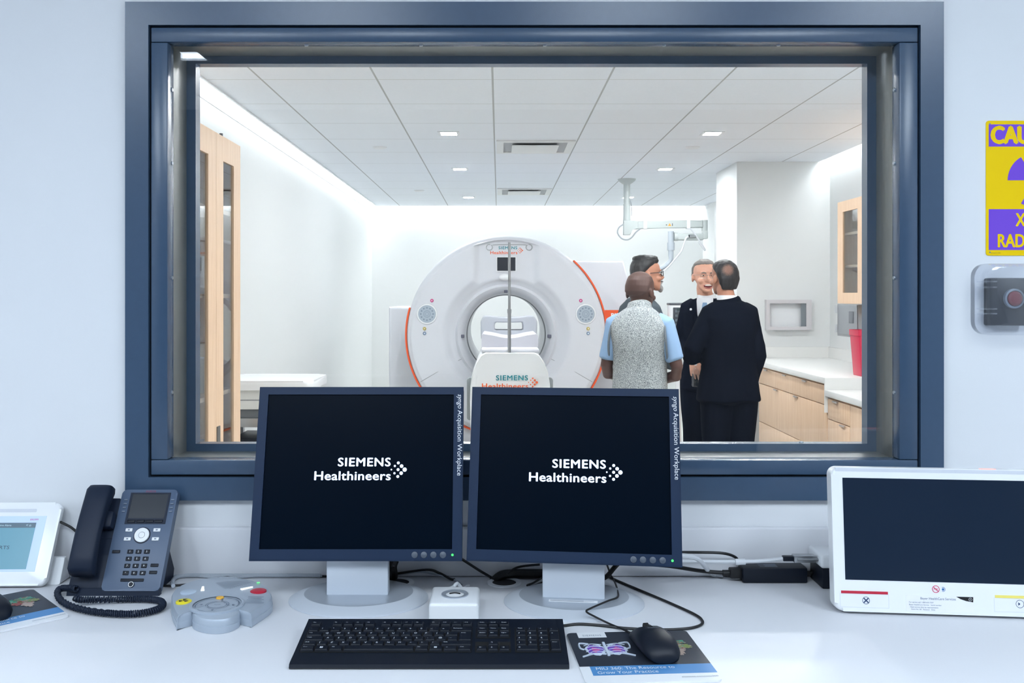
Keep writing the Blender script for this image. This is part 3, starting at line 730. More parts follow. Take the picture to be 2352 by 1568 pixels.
# handset: a curved bar with thick ends
mb = MB()
hp = [(.026, .020, .024, .016), (.034, .026, .026, .020), (.060, .032, .0255, .016), (.10, .037, .025, .013), (.14, .036, .025, .013), (.172, .030, .0255, .017), (.200, .024, .026, .021), (.210, .020, .024, .017)]
rings = []
for v, wc, hw, hd in hp:
    ring = []
    for k in range(24):
        a = 2 * math.pi * k / 24; c_, s_ = math.cos(a), math.sin(a)
        ring.append(PM @ Vector((-.1535 + hw * math.copysign(abs(c_) ** .5, c_), v, wc + hd * math.copysign(abs(s_) ** .5, s_))))
    rings.append(ring)
mb.loft(rings); mb.build('handset', M['phone_dk'], ph, 50)
inv = Matrix.Translation(ph.location).inverted()
path = smooth_path([inv @ p for p in (dk(176, 1352, .016), dk(158, 1350, .014), dk(138, 1352, .009), dk(132, 1364, .008), dk(142, 1380, .008), dk(170, 1394, .008), dk(215, 1404, .008), dk(270, 1409, .008), dk(320, 1408, .008), dk(358, 1400, .008), dk(374, 1389, .008), dk(366, 1379, .008), dk(330, 1375, .008), dk(270, 1376, .008), dk(190, 1377, .012), dk(172, 1372, .016))], 60)
hel = []; L = 0; prev = None
for i, p in enumerate(path):
    if i: L += (p - path[i - 1]).length
    tg = (path[min(i + 1, len(path) - 1)] - path[max(i - 1, 0)]).normalized()
    a = Vector((0, 0, 1)); a = (a - tg * a.dot(tg)).normalized(); b = tg.cross(a)
    an = L / .0042 * 2 * math.pi
    hel.append(p + (a * math.cos(an) + b * math.sin(an)) * .0052)
mb = MB(); mb.tube(hel, .0019, 6); mb.build('coiled_cord', M['phone_dk'], ph, 60)
cable_obj('line_cable', [dk(372, 1345, .002), dk(395, 1347), dk(430, 1344), dk(480, 1334), dk(540, 1325), dk(600, 1320), dk(700, 1316), dk(760, 1318)], .0024, M['blackc'], ph)

# ------------------------------------------------------------------ white alert tablet (cut by the picture edge)
tb = thing('alert_tablet', 'white desktop alert tablet with a teal screen at the picture edge beside the phone', 'tablet', (-.936, 1.930, DZ), R(1))
tt = math.atan2(.152, .082); TM = frm((0, 0, .0068), (1, 0, 0), (0, math.cos(tt), math.sin(tt)))
mb = MB(); mb.prism(rrect(-.26, 0, 0, .174, .016, 8), -.012, 0, TM, .005, 4); mb.build('tablet_body', M['white_gl'], tb)
mb = MB(); mb.box(-.235, -.0275, .028, .1445, -.001, .0004, mx=TM); s = mb.build('screen', mat('tablet_screen_margin', (150, 172, 210), .3, emit=(176, 196, 228), estr=.45), tb)
mb = MB(); mb.box(-.232, -.0465, .033, .1300, .0004, .0007, mx=TM); mb.build('teal_field', mat('tablet_teal', (60, 110, 130), .3, emit=(84, 140, 158), estr=.55), s)
mb = MB(); mb.box(-.232, -.0465, .1195, .1302, .0007, .0009, mx=TM); mb.build('title_bar', mat('tablet_bar', (40, 66, 84), .3, emit=(70, 100, 118), estr=.4), s)
mb = MB(); mb.text('My Active Alerts', .0058, TM @ T(-.137, .1228, .0011)); mb.build('title_lettering', mat('tablet_pale_print', (150, 178, 190), .4, emit=(150, 178, 190), estr=.4), s)
mb = MB(); mb.text('< o', .008, TM @ T(-.067, .1222, .0011), bold=.02)
mb.build('title_icons', mat('tablet_pale_print', (150, 178, 190), .4, emit=(150, 178, 190), estr=.4), s)
mb = MB(); mb.text('NO ACTIVE ALERTS', .0105, TM @ T(-.0905, .0745, .0011), align='RIGHT', bold=.01, width=.115); mb.build('message_lettering', mat('tablet_dark_print', (34, 66, 84), .4), s)
mb = MB(); mb.text('ascom', .0075, TM @ T(-.061, .1352, .0009), bold=.02, width=.017); mb.build('maker_lettering', mat('magenta_print', (190, 60, 130), .5), tb)
mb = MB(); mb.prism(rrect(-.14, -.052, .153, .160, .002, 3), 0, .0005, TM); mb.build('top_slot', mat('pale_slot', (206, 210, 218), .5), tb)
mb = MB(); mb.prism([(.030, 0), (.078, 0), (.080, .006), (.066, .050), (.056, .050)], -.22, .018, frm((0, -.003, 0), (0, 1, 0), (0, 0, 1), (1, 0, 0)), .004); mb.build('rear_stand', M['white_pl'], tb)
def loose(name, pts, r, m, label):
    o = cable_obj(name, pts, r, m); tag(o, label, 'cable'); return o
loose('cable', [at(138, 1198, 2.0), at(165, 1212, 2.0), at(183, 1232, 2.0), at(196, 1270, 1.995), dk(215, 1322)], .0028, M['blackc'], 'black cable hanging between the white tablet and the desk phone')
loose('cable', [dk(120, 1316, .01), dk(150, 1312), dk(250, 1318), dk(345, 1320), dk(395, 1312), dk(470, 1313), dk(540, 1317), dk(620, 1313), dk(745, 1309)], .003, M['cable_g'], 'grey braided cable along the backsplash behind the desk phone')
loose('cable', [dk(385, 1318), dk(450, 1321), dk(520, 1330), dk(590, 1326), dk(660, 1322), dk(748, 1313)], .003, M['cable_g'], 'second grey braided cable, running behind the intercom to the monitor neck')
loose('cable', [dk(905, 1330, -.02), dk(902, 1320, .01), at(900, 1300, 1.96), at(905, 1285, 1.96)], .011, M['blackc'], 'thick black cable rising from the grommet beside the monitor neck')
loose('cable', [dk(900, 1312), dk(960, 1313, .012), dk(1000, 1318, .008), dk(1040, 1332), dk(1060, 1345)], .0022, M['cable_g'], 'thin grey cable on the worktop behind the white cube')
loose('cable', [dk(905, 1318, .01), dk(980, 1308, .02), dk(1010, 1316, .01), dk(1035, 1330, .002), dk(1045, 1333)], .0026, M['blackc'], 'short black cable plugged in behind the white cube')
loose('cable', [at(1060, 1283, 1.97), dk(1100, 1309, .02), dk(1130, 1330), dk(1150, 1331, -.015)], .0028, M['blackc'], 'black cable dropping into the grommet between the monitors')
loose('cable', [dk(1128, 1338, -.012), dk(1150, 1328, .004), dk(1180, 1318, .006), dk(1215, 1315, .006), dk(1255, 1314, .006)], .010, M['blackc'], 'thick black cable bundle leaving the grommet beside the sticker base')
loose('cable', [dk(1165, 1318, .02), at(1190, 1302, 1.97), at(1240, 1296, 1.97)], .0025, M['blackc'], 'thin black cable above the thick bundle beside the monitor neck')
loose('cable', [dk(1250, 1322, .01), dk(1226, 1338, .002), dk(1211, 1346), dk(1222, 1348), dk(1252, 1335, .002)], .0022, M['blackc'], 'thin black cable loop sticking out beside the neck of the sticker base monitor')
loose('cable', [dk(1382, 1330, .012), dk(1395, 1322, .02), at(1412, 1302, 1.93), at(1420, 1294, 1.94)], .005, M['blackc'], 'black cable rising behind the mouse side monitor neck')

# ------------------------------------------------------------------ power brick, white box, injector display
br = thing('power_adapter', 'black power brick lying on the worktop against the backsplash', 'power adapter', (.581, 1.9885, DZ))
mb = MB(); mb.box(-.068, .068, -.0215, .0215, 0, .0315, bevel=.003); mb.build('brick', M['black'], br)
mb = MB()
for k in range(5): mb.quad((-.03 + .012 * (k % 2), -.012 + k * .005, .0318), (.008, -.012 + k * .005, .0318), (.008, -.0095 + k * .005, .0318), (-.03 + .012 * (k % 2), -.0095 + k * .005, .0318))
mb.build('label_print', M['grey_pl'], br)
mb = MB(); mb.box(-.092, -.066, -.012, .010, .006, .026, bevel=.003); mb.cyl((-.106, -.001, .016), (-.09, -.001, .016), .006); mb.build('plug', M['blackc'], br)
mb = MB(); mb.tube([(-.104, -.001, .016), (-.15, -.002, .020), (-.22, .0, .030), (-.30, -.005, .038)], .0042, 8, 8); mb.build('mains_cable', M['blackc'], br)
mb = MB(); mb.tube([(.066, 0, .014), (.08, 0, .014)], .006, 8); mb.tube([(.08, 0, .014), (.11, .005, .022), (.15, .005, .026)], .003, 8, 6); mb.build('output_cable', M['blackc'], br)
bx = thing('switch_box', 'white electronics box on a shadow-black base behind the power brick and injector display', 'box', (.745, 1.955, DZ))
mb = MB(); mb.box(-.082, .10, -.030, .055, .042, .070, bevel=.006, seg=3); mb.build('lid', M['white_gl'], bx)
mb = MB(); mb.box(-.078, .096, -.026, .052, 0, .043, bevel=.002); mb.build('base', M['black'], bx)  # black block stands in for the shadow under the box
vg = thing('video_plug', 'silver video plug with a white cable pushed into the white electronics box', 'cable', (.66, 1.955, DZ + .055))
mb = MB(); mb.box(-.046, .0, -.010, .010, -.006, .008, bevel=.001); mb.cyl((-.04, -.011, .001), (.004, -.011, .001), .003); mb.build('plug_shell', M['steel'], vg)
mb = MB(); mb.box(-.068, -.045, -.007, .007, -.004, .006, bevel=.002); mb.build('plug_grip', M['black'], vg)
mb = MB(); mb.tube([(-.066, 0, 0), (-.12, 0, -.005), (-.20, .01, -.009), (-.26, .01, -.008), (-.34, .0, -.006)], .0042, 8, 8); mb.cyl((-.165, .004, -.008), (-.145, .002, -.0065), .0065); mb.build('plug_cable', M['cable_w'], vg)
loose('cable', [at(1540, 1268, 1.93), at(1600, 1268, 1.98), at(1660, 1270, 1.985), at(1690, 1280, 2.0), at(1697, 1295, 2.0)], .003, M['blackc'], 'thin black cable running from the monitor to behind the power brick')
loose('cable', [at(1550, 1275, 1.90), at(1600, 1282, 1.93), dk(1625, 1306, .008), dk(1645, 1314), dk(1655, 1320)], .005, M['cable_w'], 'white cable from the monitor ending short of the power brick plug')

ij = thing('injector_display', 'white framed injector control display at the picture edge below the warning sign', 'display', (.638, 1.778, DZ), R(-5.6))
it = math.atan2(.268, .030); IM = frm((0, 0, .0052), (1, 0, 0), (0, math.cos(it), math.sin(it)))
mb = MB(); mb.prism(rrect(0, .44, 0, .270, .016, 8), -.034, 0, IM, .007, 4); mb.build('display_body', M['white_gl'], ij)
mb = MB(); mb.box(.021, .419, .059, .2500, -.001, .0006, mx=IM); mb.build('screen', M['screen_gl'], ij)
mb = MB(); mb.box(.008, .432, .262, .2685, -.006, .0003, mx=IM); mb.build('top_lip', mat('pale_lip', (206, 210, 218), .4), ij)
mb = MB(); mb.prism(rrect(.278, .306, .2685, .2712, .001, 2), -.012, -.003, IM); mb.build('status_light', mat('pink_lamp', (250, 160, 150), .3, emit=(255, 150, 140), estr=.7), ij)
mb = MB(); mb.box(.0125, .0985, .0335, .0385, 0, .0006, mx=IM); mb.build('red_bar', M['red'], ij)
mb = MB(); mb.box(.292, .38, .0335, .0385, 0, .0006, mx=IM); mb.build('yellow_bar', mat('pale_yellow', (236, 220, 110), .5), ij)
ink = mat('navy_print', (40, 66, 104), .5)
mb = MB(); X = IM @ T(.058, .0215, .0005); mb.annulus(X, .0062, .0070)
for a in (45, 135): mb.poly([(-.006, -.0011), (.006, -.0011), (.006, .0011), (-.006, .0011)], X @ Matrix.Rotation(R(a), 4, 'Z'))
mb.build('key_symbol', ink, ij); mb = MB()
X = IM @ T(.336, .0235, .0005); mb.annulus(X, .0066, .0074); mb.poly([(-.003, .003), (.001, 0), (-.003, -.003)], X)
mb.build('key_symbol', ink, ij)
mb = MB(); X = IM @ T(.186, .046, .0005); mb.annulus(X, .0056, .0068); mb.poly([(-.0056, -.0006), (.0056, -.0006), (.0056, .0006), (-.0056, .0006)], X @ Matrix.Rotation(R(-45), 4, 'Z')); mb.text('MR', .006, X @ T(0, -.002, .0001), align='CENTER', bold=.02)
mb.build('prohibition_symbol', mat('crimson_print', (204, 50, 96), .5), ij)
mb = MB(); X = IM @ T(.199, .046, .0005); mb.annulus(X, .0034, .0042, R(-120), R(120)); mb.disc(X, .0022); mb.build('read_manual_symbol', mat('blue_print', (40, 110, 170), .5), ij)
mb = MB(); mb.box(.131, .2535, .0045, .0335, 0, .0004, mx=IM); st = mb.build('sticker', mat('sticker_white', (232, 233, 236), .4), ij)
mb = MB(); mb.text('Bayer HealthCare Services', .0062, IM @ T(.157, .0265, .0007), bold=.005, width=.064)
mb.text('For service call 1-800-633-7237', .0035, IM @ T(.136, .0200, .0007)); mb.text('Bayer HealthCare Service   Serial number', .0035, IM @ T(.136, .0155, .0007)); mb.text('Next service date by representative', .0035, IM @ T(.138, .0110, .0007)); mb.text('Form No. 84   Revision   Date', .0035, IM @ T(.140, .0070, .0007))
mb.build('sticker_lettering', mat('grey_blue_print', (96, 112, 136), .5), st)
mb = MB(); mb.poly([(.253, .0335), (.222, .0335), (.230, .0290), (.240, .0258), (.2525, .0238)], IM @ T(0, 0, .0006)); mb.build('sticker_corner', M['blackc'], st)
mb = MB(); X = IM @ T(.2475, .029, .0009); mb.annulus(X, .0026, .0031); mb.text('B', .003, X @ T(0, -.001, 0), align='CENTER'); mb.build('corner_emblem', M['white_print'], st)
for a in ((.010, .100), (.290, .40)):
    mb = MB(); mb.frame((a[0], a[1], .008, .0335), (a[0] + .0006, a[1] - .0006, .0086, .0329), -.001, .00025, IM); mb.build('key_outline', mat('pale_lip', (206, 210, 218), .4), ij)
mb = MB(); mb.prism([(.02, 0), (.11, 0), (.10, .015), (.055, .13), (.04, .13)], .02, .40, frm((0, .005, 0), (0, 1, 0), (0, 0, 1), (1, 0, 0)), .004); mb.build('rear_stand', mat('dark_stand', (58, 66, 80), .5), ij)

# ------------------------------------------------------------------ warning sign and emergency switch
sg = thing('warning_sign', 'yellow and purple radiation caution sign on the wall beside the window', 'sign', (1.0556, WY, 1.598))
SM = frm((0, -.0015, 0), (1, 0, 0), (0, 0, 1))
mb = MB(); mb.prism(rrect(0, .209, 0, .292, .006, 4), -.0014, .0004, SM); mb.build('panel', M['yellow'], sg)
mb = MB(); mb.box(.0055, .2035, .236, .284, .0004, .0007, mx=SM); h = mb.build('header_field', M['purple'], sg)
mb = MB(); mb.text('CAUTION', .052, SM @ T(.1045, .2435, .0009), align='CENTER', bold=.055, width=.184); mb.build('header_lettering', M['yellow'], h)
mb = MB(); mb.box(.0055, .2035, .012, .1005, .0004, .0007, mx=SM); h = mb.build('lower_field', M['purple'], sg)
mb = MB(); mb.text('X-RAY', .040, SM @ T(.1045, .064, .0009), align='CENTER', bold=.03, width=.080); mb.text('RADIATION', .040, SM @ T(.1045, .0185, .0009), align='CENTER', bold=.03, width=.157); mb.build('lower_lettering', M['yellow'], h)
mb = MB(); X = SM @ T(.1045, .163, .0008); mb.disc(X, .011)
for a in (150, 30, 270): mb.annulus(X, .017, .058, R(a - 30), R(a + 30), 16)
mb.build('trefoil', M['purple'], sg)
mb = MB(); mb.text('printed in USA', .0035, SM @ T(.010, .0045, .0009)); mb.build('small_print', mat('sign_small_print', (150, 120, 30), .5), sg)
mb = MB()
for x in (.008, .201):
    for y in (.007, .285): mb.disc(SM @ T(x, y, .0009), .0018, seg=12)
mb.build('mounting_holes', M['grey_pl'], sg)

ep = thing('emergency_stop_switch', 'clear domed emergency power off switch on the wall below the warning sign', 'switch', (1.096, WY, 1.503))
mb = MB(); mb.box(-.046, .036, -.030, 0, -.056, .046, bevel=.004); mb.build('back_box', mat('epo_black', (36, 42, 52), .45), ep)
EM = frm((0, 0, 0), (1, 0, 0), (0, 0, 1))
mb = MB(); mb.lathe([(.021, .03), (.021, .038), (.017, .039), (.0165, .032)], EM @ T(.002, .002, 0), 32); mb.build('button_collar', M['grey_pl'], ep)
mb = MB(); mb.lathe([(.0155, .03), (.0155, .040), (.011, .044), (0, .045)], EM @ T(.002, .002, 0), 32); mb.build('button', mat('dark_red', (110, 20, 40), .4), ep)
mb = MB(); outer = rrect(-.073, .072, -.076, .077, .028, 6)
def shrink(k): return [(x * k, y * k) for x, y in outer]
mb.loft([[EM @ Vector((x, y, z)) for x, y in shrink(k)] for k, z in ((1.0, .0), (1.0, .030), (.97, .044), (.90, .054), (.80, .057))]); mb.build('clear_cover', M['clear'], ep)
for z in (.038, .026, -.020, -.030):
    mb = MB(); mb.box(-.070, -.042, -.05, -.02, z - .0015, z + .0015); mb.build('cover_rib', M['clear'], ep)
mb = MB(); mb.box(-.014, .014, -.0004, .0004, -.034, .034, mx=frm((.030, -.0578, .003), (1, 0, 0), (0, 1, 0)) @ Matrix.Rotation(R(-2), 4, 'Y')); lb = mb.build('label', M['white_pl'], ep)
mb = MB(); X = frm((.027, -.0588, -.022), (0, 0, 1), (-1, 0, 0)); mb.text('CT EPO', .013, X, width=.040); mb.text('24V', .011, frm((.040, -.0588, -.008), (0, 0, 1), (-1, 0, 0)), width=.018); mb.build('label_lettering', M['blackc'], lb)
# ------------------------------------------------------------------ scan room shell
LX, RX, BY = -1.85, 3.20, 13.64         # side walls and back wall of the scan room
sbox('wall_scan_left', M['scan_wall'], (LX - .1, LX, SY, BY, 0, 3.0))
sbox('wall_scan_right', M['scan_wall'], (RX, RX + .1, SY, BY, 0, 3.0))
sbox('wall_scan_back', M['scan_wall'], (LX - .1, RX + .1, BY, BY + .1, 0, 3.0))
sbox('wall_column', M['scan_wall'], (2.30, RX, 9.05, 9.90, 0, CEIL + .02))
sbox('wall_nib', M['scan_wall'], (2.97, RX, 12.9, BY, 0, CEIL + .02))
sbox('floor_scan', M['scan_floor'], (LX - .1, RX + .1, SY, BY + .1, -.06, -.001))
sbox('ceiling_scan', tile_ceiling_mat(), (LX + .10, RX - .10, SY, BY - .14, CEIL, CEIL + .03))
sbox('ceiling_upper', M['scan_wall'], (LX - .1, RX + .1, SY, BY + .1, 2.96, 3.0))
sbox('baseboard_back', mat('cove_base', (160, 164, 166), .5), (LX, RX, BY - .012, BY, 0, .10))
sbox('trim_1', M['white_pl'], (LX + .085, LX + .10, SY, BY - .14, CEIL - .012, CEIL + .05))
sbox('trim_2', M['white_pl'], (LX, LX + .003, SY, BY, CEIL - .066, CEIL - .058))
for x, sd in ((.50, 'above the scanner side'), (1.70, 'above the column side')):  # unseen extra rows, added to light the people and ceiling near the window
    for y, wh in ((4.25, 'closest to the window'), (5.10, 'second row from the window')):
        t = thing('downlight', 'added unseen square downlight %s, %s' % (sd, wh), 'ceiling light', (x, y, CEIL), 0, 'square downlights in the scan room')
        mb = MB(); mb.frame((-.085, .085, -.085, .085), (-.062, .062, -.062, .062), -.006, .0); mb.build('trim', M['white_pl'], t)
        mb = MB(); mb.box(-.062, .062, -.062, .062, -.004, -.0005); mb.build('lens', emit_mat('downlight_lens', DOWN_LIGHT[0], DOWN_LIGHT[1]), t)
cv = emit_mat('cove_lamp', COVE_LIGHT[0], COVE_LIGHT[1])
def cove(label, *b):
    mb = MB(); mb.box(*b); o = mb.build('cove_light', cv); tag(o, label, 'light', 'cove lights around the scan room ceiling')
cove('long glowing cove light strip along the wall with the tall oak cabinet', LX + .012, LX + .088, SY + .02, BY - .02, 2.885, 2.90)
cove('glowing cove light strip along the far wall above the scanner', LX + .10, 2.90, BY - .13, BY - .012, 2.885, 2.90)
cove('glowing cove light strip above the small oak wall cabinet', RX - .09, RX - .012, SY + .02, 9.04, 2.885, 2.90)
cove('short glowing cove light strip in the far corner beyond the white column', RX - .09, RX - .012, 9.92, 12.85, 2.885, 2.90)

dn = emit_mat('downlight_lens', DOWN_LIGHT[0], DOWN_LIGHT[1])
where = {0: 'nearest the window', 1: 'in the middle row', 2: 'in the far row by the back wall'}
for r_, y in enumerate((7.47, 9.57, 12.3)):
    for x, sd in ((-.40, 'above the scanner side'), (1.70, 'above the column side')):
        t = thing('downlight', 'square recessed ceiling downlight %s, %s' % (sd, where[r_]), 'ceiling light', (x, y, CEIL), 0, 'square downlights in the scan room')
        mb = MB(); mb.frame((-.085, .085, -.085, .085), (-.062, .062, -.062, .062), -.006, .0); mb.build('trim', M['white_pl'], t)
        mb = MB(); mb.box(-.062, .062, -.062, .062, -.004, -.0005); mb.build('lens', dn, t)
for y, lab in ((8.13, 'square louvered air diffuser in the ceiling nearer the window'), (11.6, 'square louvered air diffuser in the ceiling near the back wall')):
    t = thing('air_diffuser', lab, 'air vent', (.31, y, CEIL), 0, 'ceiling air diffusers')
    mb = MB(); mb.frame((-.33, .33, -.335, .335), (-.27, .27, -.275, .275), -.012, .0); mb.build('frame', mat('vent_white', (226, 228, 228), .5), t)
    mb = MB(); mb.box(-.27, .27, -.275, .275, -.003, -.001); mb.build('back_plate', mat('vent_grey', (170, 173, 176), .7), t)
    mb = MB(); mb.box(-.20, .20, -.205, .205, -.028, -.020, bevel=.004); mb.build('centre_panel', mat('vent_white', (226, 228, 228), .5), t)
for x, y, lab in ((-1.04, 8.17, 'small round ceiling speaker on the tall cabinet side'), (1.69, 8.17, 'small round ceiling speaker on the column side'), (-.98, 11.5, 'tiny round ceiling disc far back on the tall cabinet side')):
    mb = MB(); mb.lathe([(.0, -.012), (.05, -.012), (.062, -.006), (.064, 0)], T(x, y, CEIL), 32); tag(mb.build('ceiling_disc', M['white_pl']), lab, 'ceiling fitting')

# ------------------------------------------------------------------ scanner
gx, gy, gz = .072, 9.10, 1.129
GR = .975
g = thing('scanner', 'large white ring-shaped medical scanner with orange trim at the far end', 'scanner', (gx, gy, 0))
GM = frm((0, 0, gz), (1, 0, 0), (0, 0, 1))       # z axis towards the window
mb = MB()
prof = [(.395, -1.7), (.395, -.30), (.400, -.20), (.415, -.13), (.445, -.085), (.475, -.062), (.50, -.045)] + [(.52 + .02 * q, max(-.036, -.036 + .018 * q) if q < 3 else 0) for q in range(20)] + [(.918, 0), (.930, -.003), (.937, -.014), (.950, -.016), (.968, -.03), (GR, -.06), (GR, -.45), (.96, -.5), (.5, -.5)]
mb.lathe(prof, Matrix.Identity(4), 256)
for v in mb.bm.verts:          # shallow keyhole recess around the bore and up to the display
    x, y, r = v.co.x, v.co.y, math.hypot(v.co.x, v.co.y)
    if r < .919 and v.co.z > -.05:
        sd = min(r - .60, max(abs(x) - .30, -y, y - .935))
        q = min(1, max(0, (.03 - sd) / .07)); v.co.z -= .045 * q * q * (3 - 2 * q)
    v.co = GM @ v.co
ring_o = mb.build('ring_housing', M['shell'], g, 50)
# recessed valley running up from the bore to the display
mb = MB(); mb.lathe([(.402, -.285), (.396, -.26), (.388, -.28), (.388, -.32), (.396, -.33)], GM, 96); mb.build('bore_seam', mat('seam_grey', (130, 134, 138), .5), g)
def gbox(name, m, x0, x1, z0, z1, y0, y1, bev=.03, cut=0):
    mb = MB(); pl = [(x0, z0), (x1, z0), (x1, z1), (x0, z1)]
    if cut: pl = [(x0, z0), (x1, z0), (x1 - .0, z1 - cut), (x1 - .06, z1), (x0, z1)]
    mb.prism(pl, -y1, -y0, frm((0, 0, 0), (1, 0, 0), (0, 0, 1)), bev, 3); return mb.build(name, m, g)
for sgn in (-1, 1):
    pass
# rear cabinets either side (left low, right tall), hollow in the middle so that the bore stays open
gbox('side_cabinet', M['shell'], -1.20, -.62, 0.02, 1.40, .48, 1.6)
gbox('side_cabinet', M['shell'], .62, 1.262, 0.02, 1.87, .48, 1.6, .02, .22)
gbox('plinth', M['shell'], -.80, .80, 0.0, .40, .05, 1.6, .03)
mb = MB()
a0, a1 = R(164), R(164 + 244)
n = 120
rings = []
for k in range(n + 1):
    a = a0 + (a1 - a0) * k / n
    rings.append([GM @ Vector((r * math.cos(a), r * math.sin(a), z)) for r, z in ((GR - .004, -.022), (GR + .012, -.022), (GR + .014, -.05), (GR + .012, -.075), (GR - .004, -.075))])
mb.loft(rings); mb.build('orange_trim', M['orange'], g)
mb = MB(); mb.frame((.965, 1.45, -.22, .245), (1.0, 1.41, -.18, .145), -.09, -.055, GM); mb.build('orange_panel_frame', M['orange'], g)
mb = MB(); mb.box(.985, 1.43, -.21, .2, -.20, -.088, mx=GM); sp_ = mb.build('side_panel', M['shell'], g)
mb = MB(); mb.text('BIOGRAPH', .062, GM @ T(1.022, .172, -.0540), bold=.03); mb.build('side_lettering', M['white_pl'], g)
dp = mat('panel_disc', (168, 180, 192), .4); dp2 = mat('panel_marks', (128, 142, 158), .5)
for s_ in (-1, 1):
    px_ = .771 * s_; pz_ = .208
    X = GM @ T(px_, pz_, .001)
    mb = MB(); mb.lathe([(.100, 0), (.098, .010), (.086, .012), (.085, .009)], X, 40); mb.build('control_rim', M['white_gl'], g)
    mb = MB(); mb.lathe([(.085, .002), (.084, .012), (0, .013)], X, 40); mb.mi = 1
    mb.annulus(X @ T(0, 0, .0137), .030, .034); mb.annulus(X @ T(0, 0, .0137), .016, .019)
    for k in range(12): mb.disc(X @ T(.060 * math.cos(k * math.pi / 6), .060 * math.sin(k * math.pi / 6), .0137), .008, seg=12)
    mb.build('control_disc', [dp, dp2], g)
    for nm, dx, dz, r, m in (('stop_button', .048, .130, .0165, mat('button_pink', (200, 70, 130), .4)), ('amber_button', -.024, -.143, .0165, mat('button_mustard', (190, 170, 80), .4)), ('blue_button', -.024, -.188, .0165, mat('button_slate', (120, 142, 168), .4))):
        Y = GM @ T(px_ - s_ * dx * -1 if False else px_ + (dx if s_ < 0 else -dx), pz_ + dz, .001)
        mb = MB(); mb.lathe([(r, 0), (r, .006), (r * .7, .012), (0, .013)], Y, 20); mb.mi = 1; mb.disc(Y @ T(0, 0, .0135), r * .35, seg=12); mb.build(nm, [m, M['white_pl']], g)
mb = MB(); mb.frame((-.098, .098, .620, .768), (-.089, .089, .628, .760), -.045, -.030, GM); mb.build('display_rim', M['white_gl'], g)
mb = MB(); mb.box(-.090, .090, .627, .761, -.05, -.034, mx=GM); mb.build('display', mat('scanner_display', (32, 36, 46), .25), g)
mb = MB(); mb.ell(GM @ Vector((-.015, .565, -.045)), (.060, .040, .036), None, 24, 12); mb.build('camera_dome', M['white_gl'], g)
mb = MB(); logo(mb, GM @ T(.104, .792, -.0435), 1.74, .03); mb.build('logo', [M['teal'], M['oprint'], M['oprint']], g)
for x, z, a, b_ in ((-.432, -.012, .020, .016), (.424, -.012, .020, .016), (-.004, .428, .018, .014)):
    mb = MB(); mb.box(x - a, x + a, z - b_, z + b_, -.14, -.085, bevel=.005, mx=GM); mb.build('laser_window', mat('laser_grey', (90, 92, 108), .3), g)
for s_ in (-1, 1):
    mb = MB(); mb.tube([GM @ Vector((s_ * .44, -.235, -.088)), GM @ Vector((s_ * .58, -.305, -.015)), GM @ Vector((s_ * .72, -.385, .001)), GM @ Vector((s_ * .835, -.452, .001))], .0022, 6, 4); mb.build('panel_seam', mat('seam_grey', (130, 134, 138), .5), g)

# patient couch
tbx = thing('patient_couch', 'white patient couch pedestal with printed wordmark in front of the scanner bore', 'patient couch', (.087, 7.20, 0))
CM = frm((0, 0, 0), (1, 0, 0), (0, 0, 1))
mb = MB()
def ring_c(y, k, dz): return [(x * k, y, z - dz) for x, z in [(-.30, .25), (-.312, .70), (-.308, .82), (-.290, .93), (-.262, 1.00), (-.225, 1.055), (-.19, 1.075), (.19, 1.075), (.225, 1.055), (.262, 1.00), (.290, .93), (.308, .82), (.312, .70), (.30, .25)]]
mb.loft([ring_c(.006, .975, .012), ring_c(.0, .985, .006) if False else ring_c(.003, .985, .006), ring_c(.02, 1, 0), ring_c(1.9, 1, 0)]); mb.build('pedestal_cover', M['white_gl'], tbx, 40)
mb = MB(); logo(mb, CM @ T(.133, .800, .0002) , 2.35, .025); lg = mb.build('logo', [M['teal'], M['oprint'], M['oprint']], tbx); lg.location = (0, -.006, 0)
for s_ in (-1, 1):
    mb = MB(); mb.prism(rrect(-.022, .022, .53, .865, .02, 5), -.26, -.2, frm((s_ * .318, 0, 0), (1, 0, 0), (0, 0, 1)), .006); mb.build('side_grip', mat('grip_grey', (150, 156, 158), .5), tbx)
mb = MB(); mb.box(-.33, .33, .02, 1.8, 0, .25, bevel=.02); mb.build('pedestal_foot', M['shell'], tbx)
mb = MB()      # cradle: a shallow trough on top of the pedestal running to the bore
mb.box(-.225, .225, .05, 2.05, 1.0755, 1.100, bevel=.008); mb.build('cradle', mat('cradle_grey', (214, 215, 222), .4), tbx)
mb = MB()
pd = [(-.228, 1.101), (-.228, 1.192), (-.214, 1.205), (-.13, 1.192), (-.06, 1.176), (0, 1.170), (.06, 1.176), (.13, 1.192), (.214, 1.205), (.228, 1.192), (.228, 1.101)]
mb.loft([[(x, y, z) for x, z in pd] for y in (.35, 1.2)]); mb.build('mattress', mat('mattress_grey', (206, 206, 214), .6), tbx)
hd = MB()
o_ = [(-.245, 1.13), (-.25, 1.29), (-.225, 1.335), (-.17, 1.335), (-.10, 1.325), (.0, 1.322), (.10, 1.325), (.17, 1.335), (.225, 1.335), (.252, 1.29), (.247, 1.13)]
i_ = [(-.125, 1.21), (-.125, 1.25), (-.12, 1.275), (-.105, 1.28), (-.06, 1.278), (0, 1.278), (.06, 1.278), (.105, 1.28), (.12, 1.275), (.125, 1.25), (.125, 1.21)]
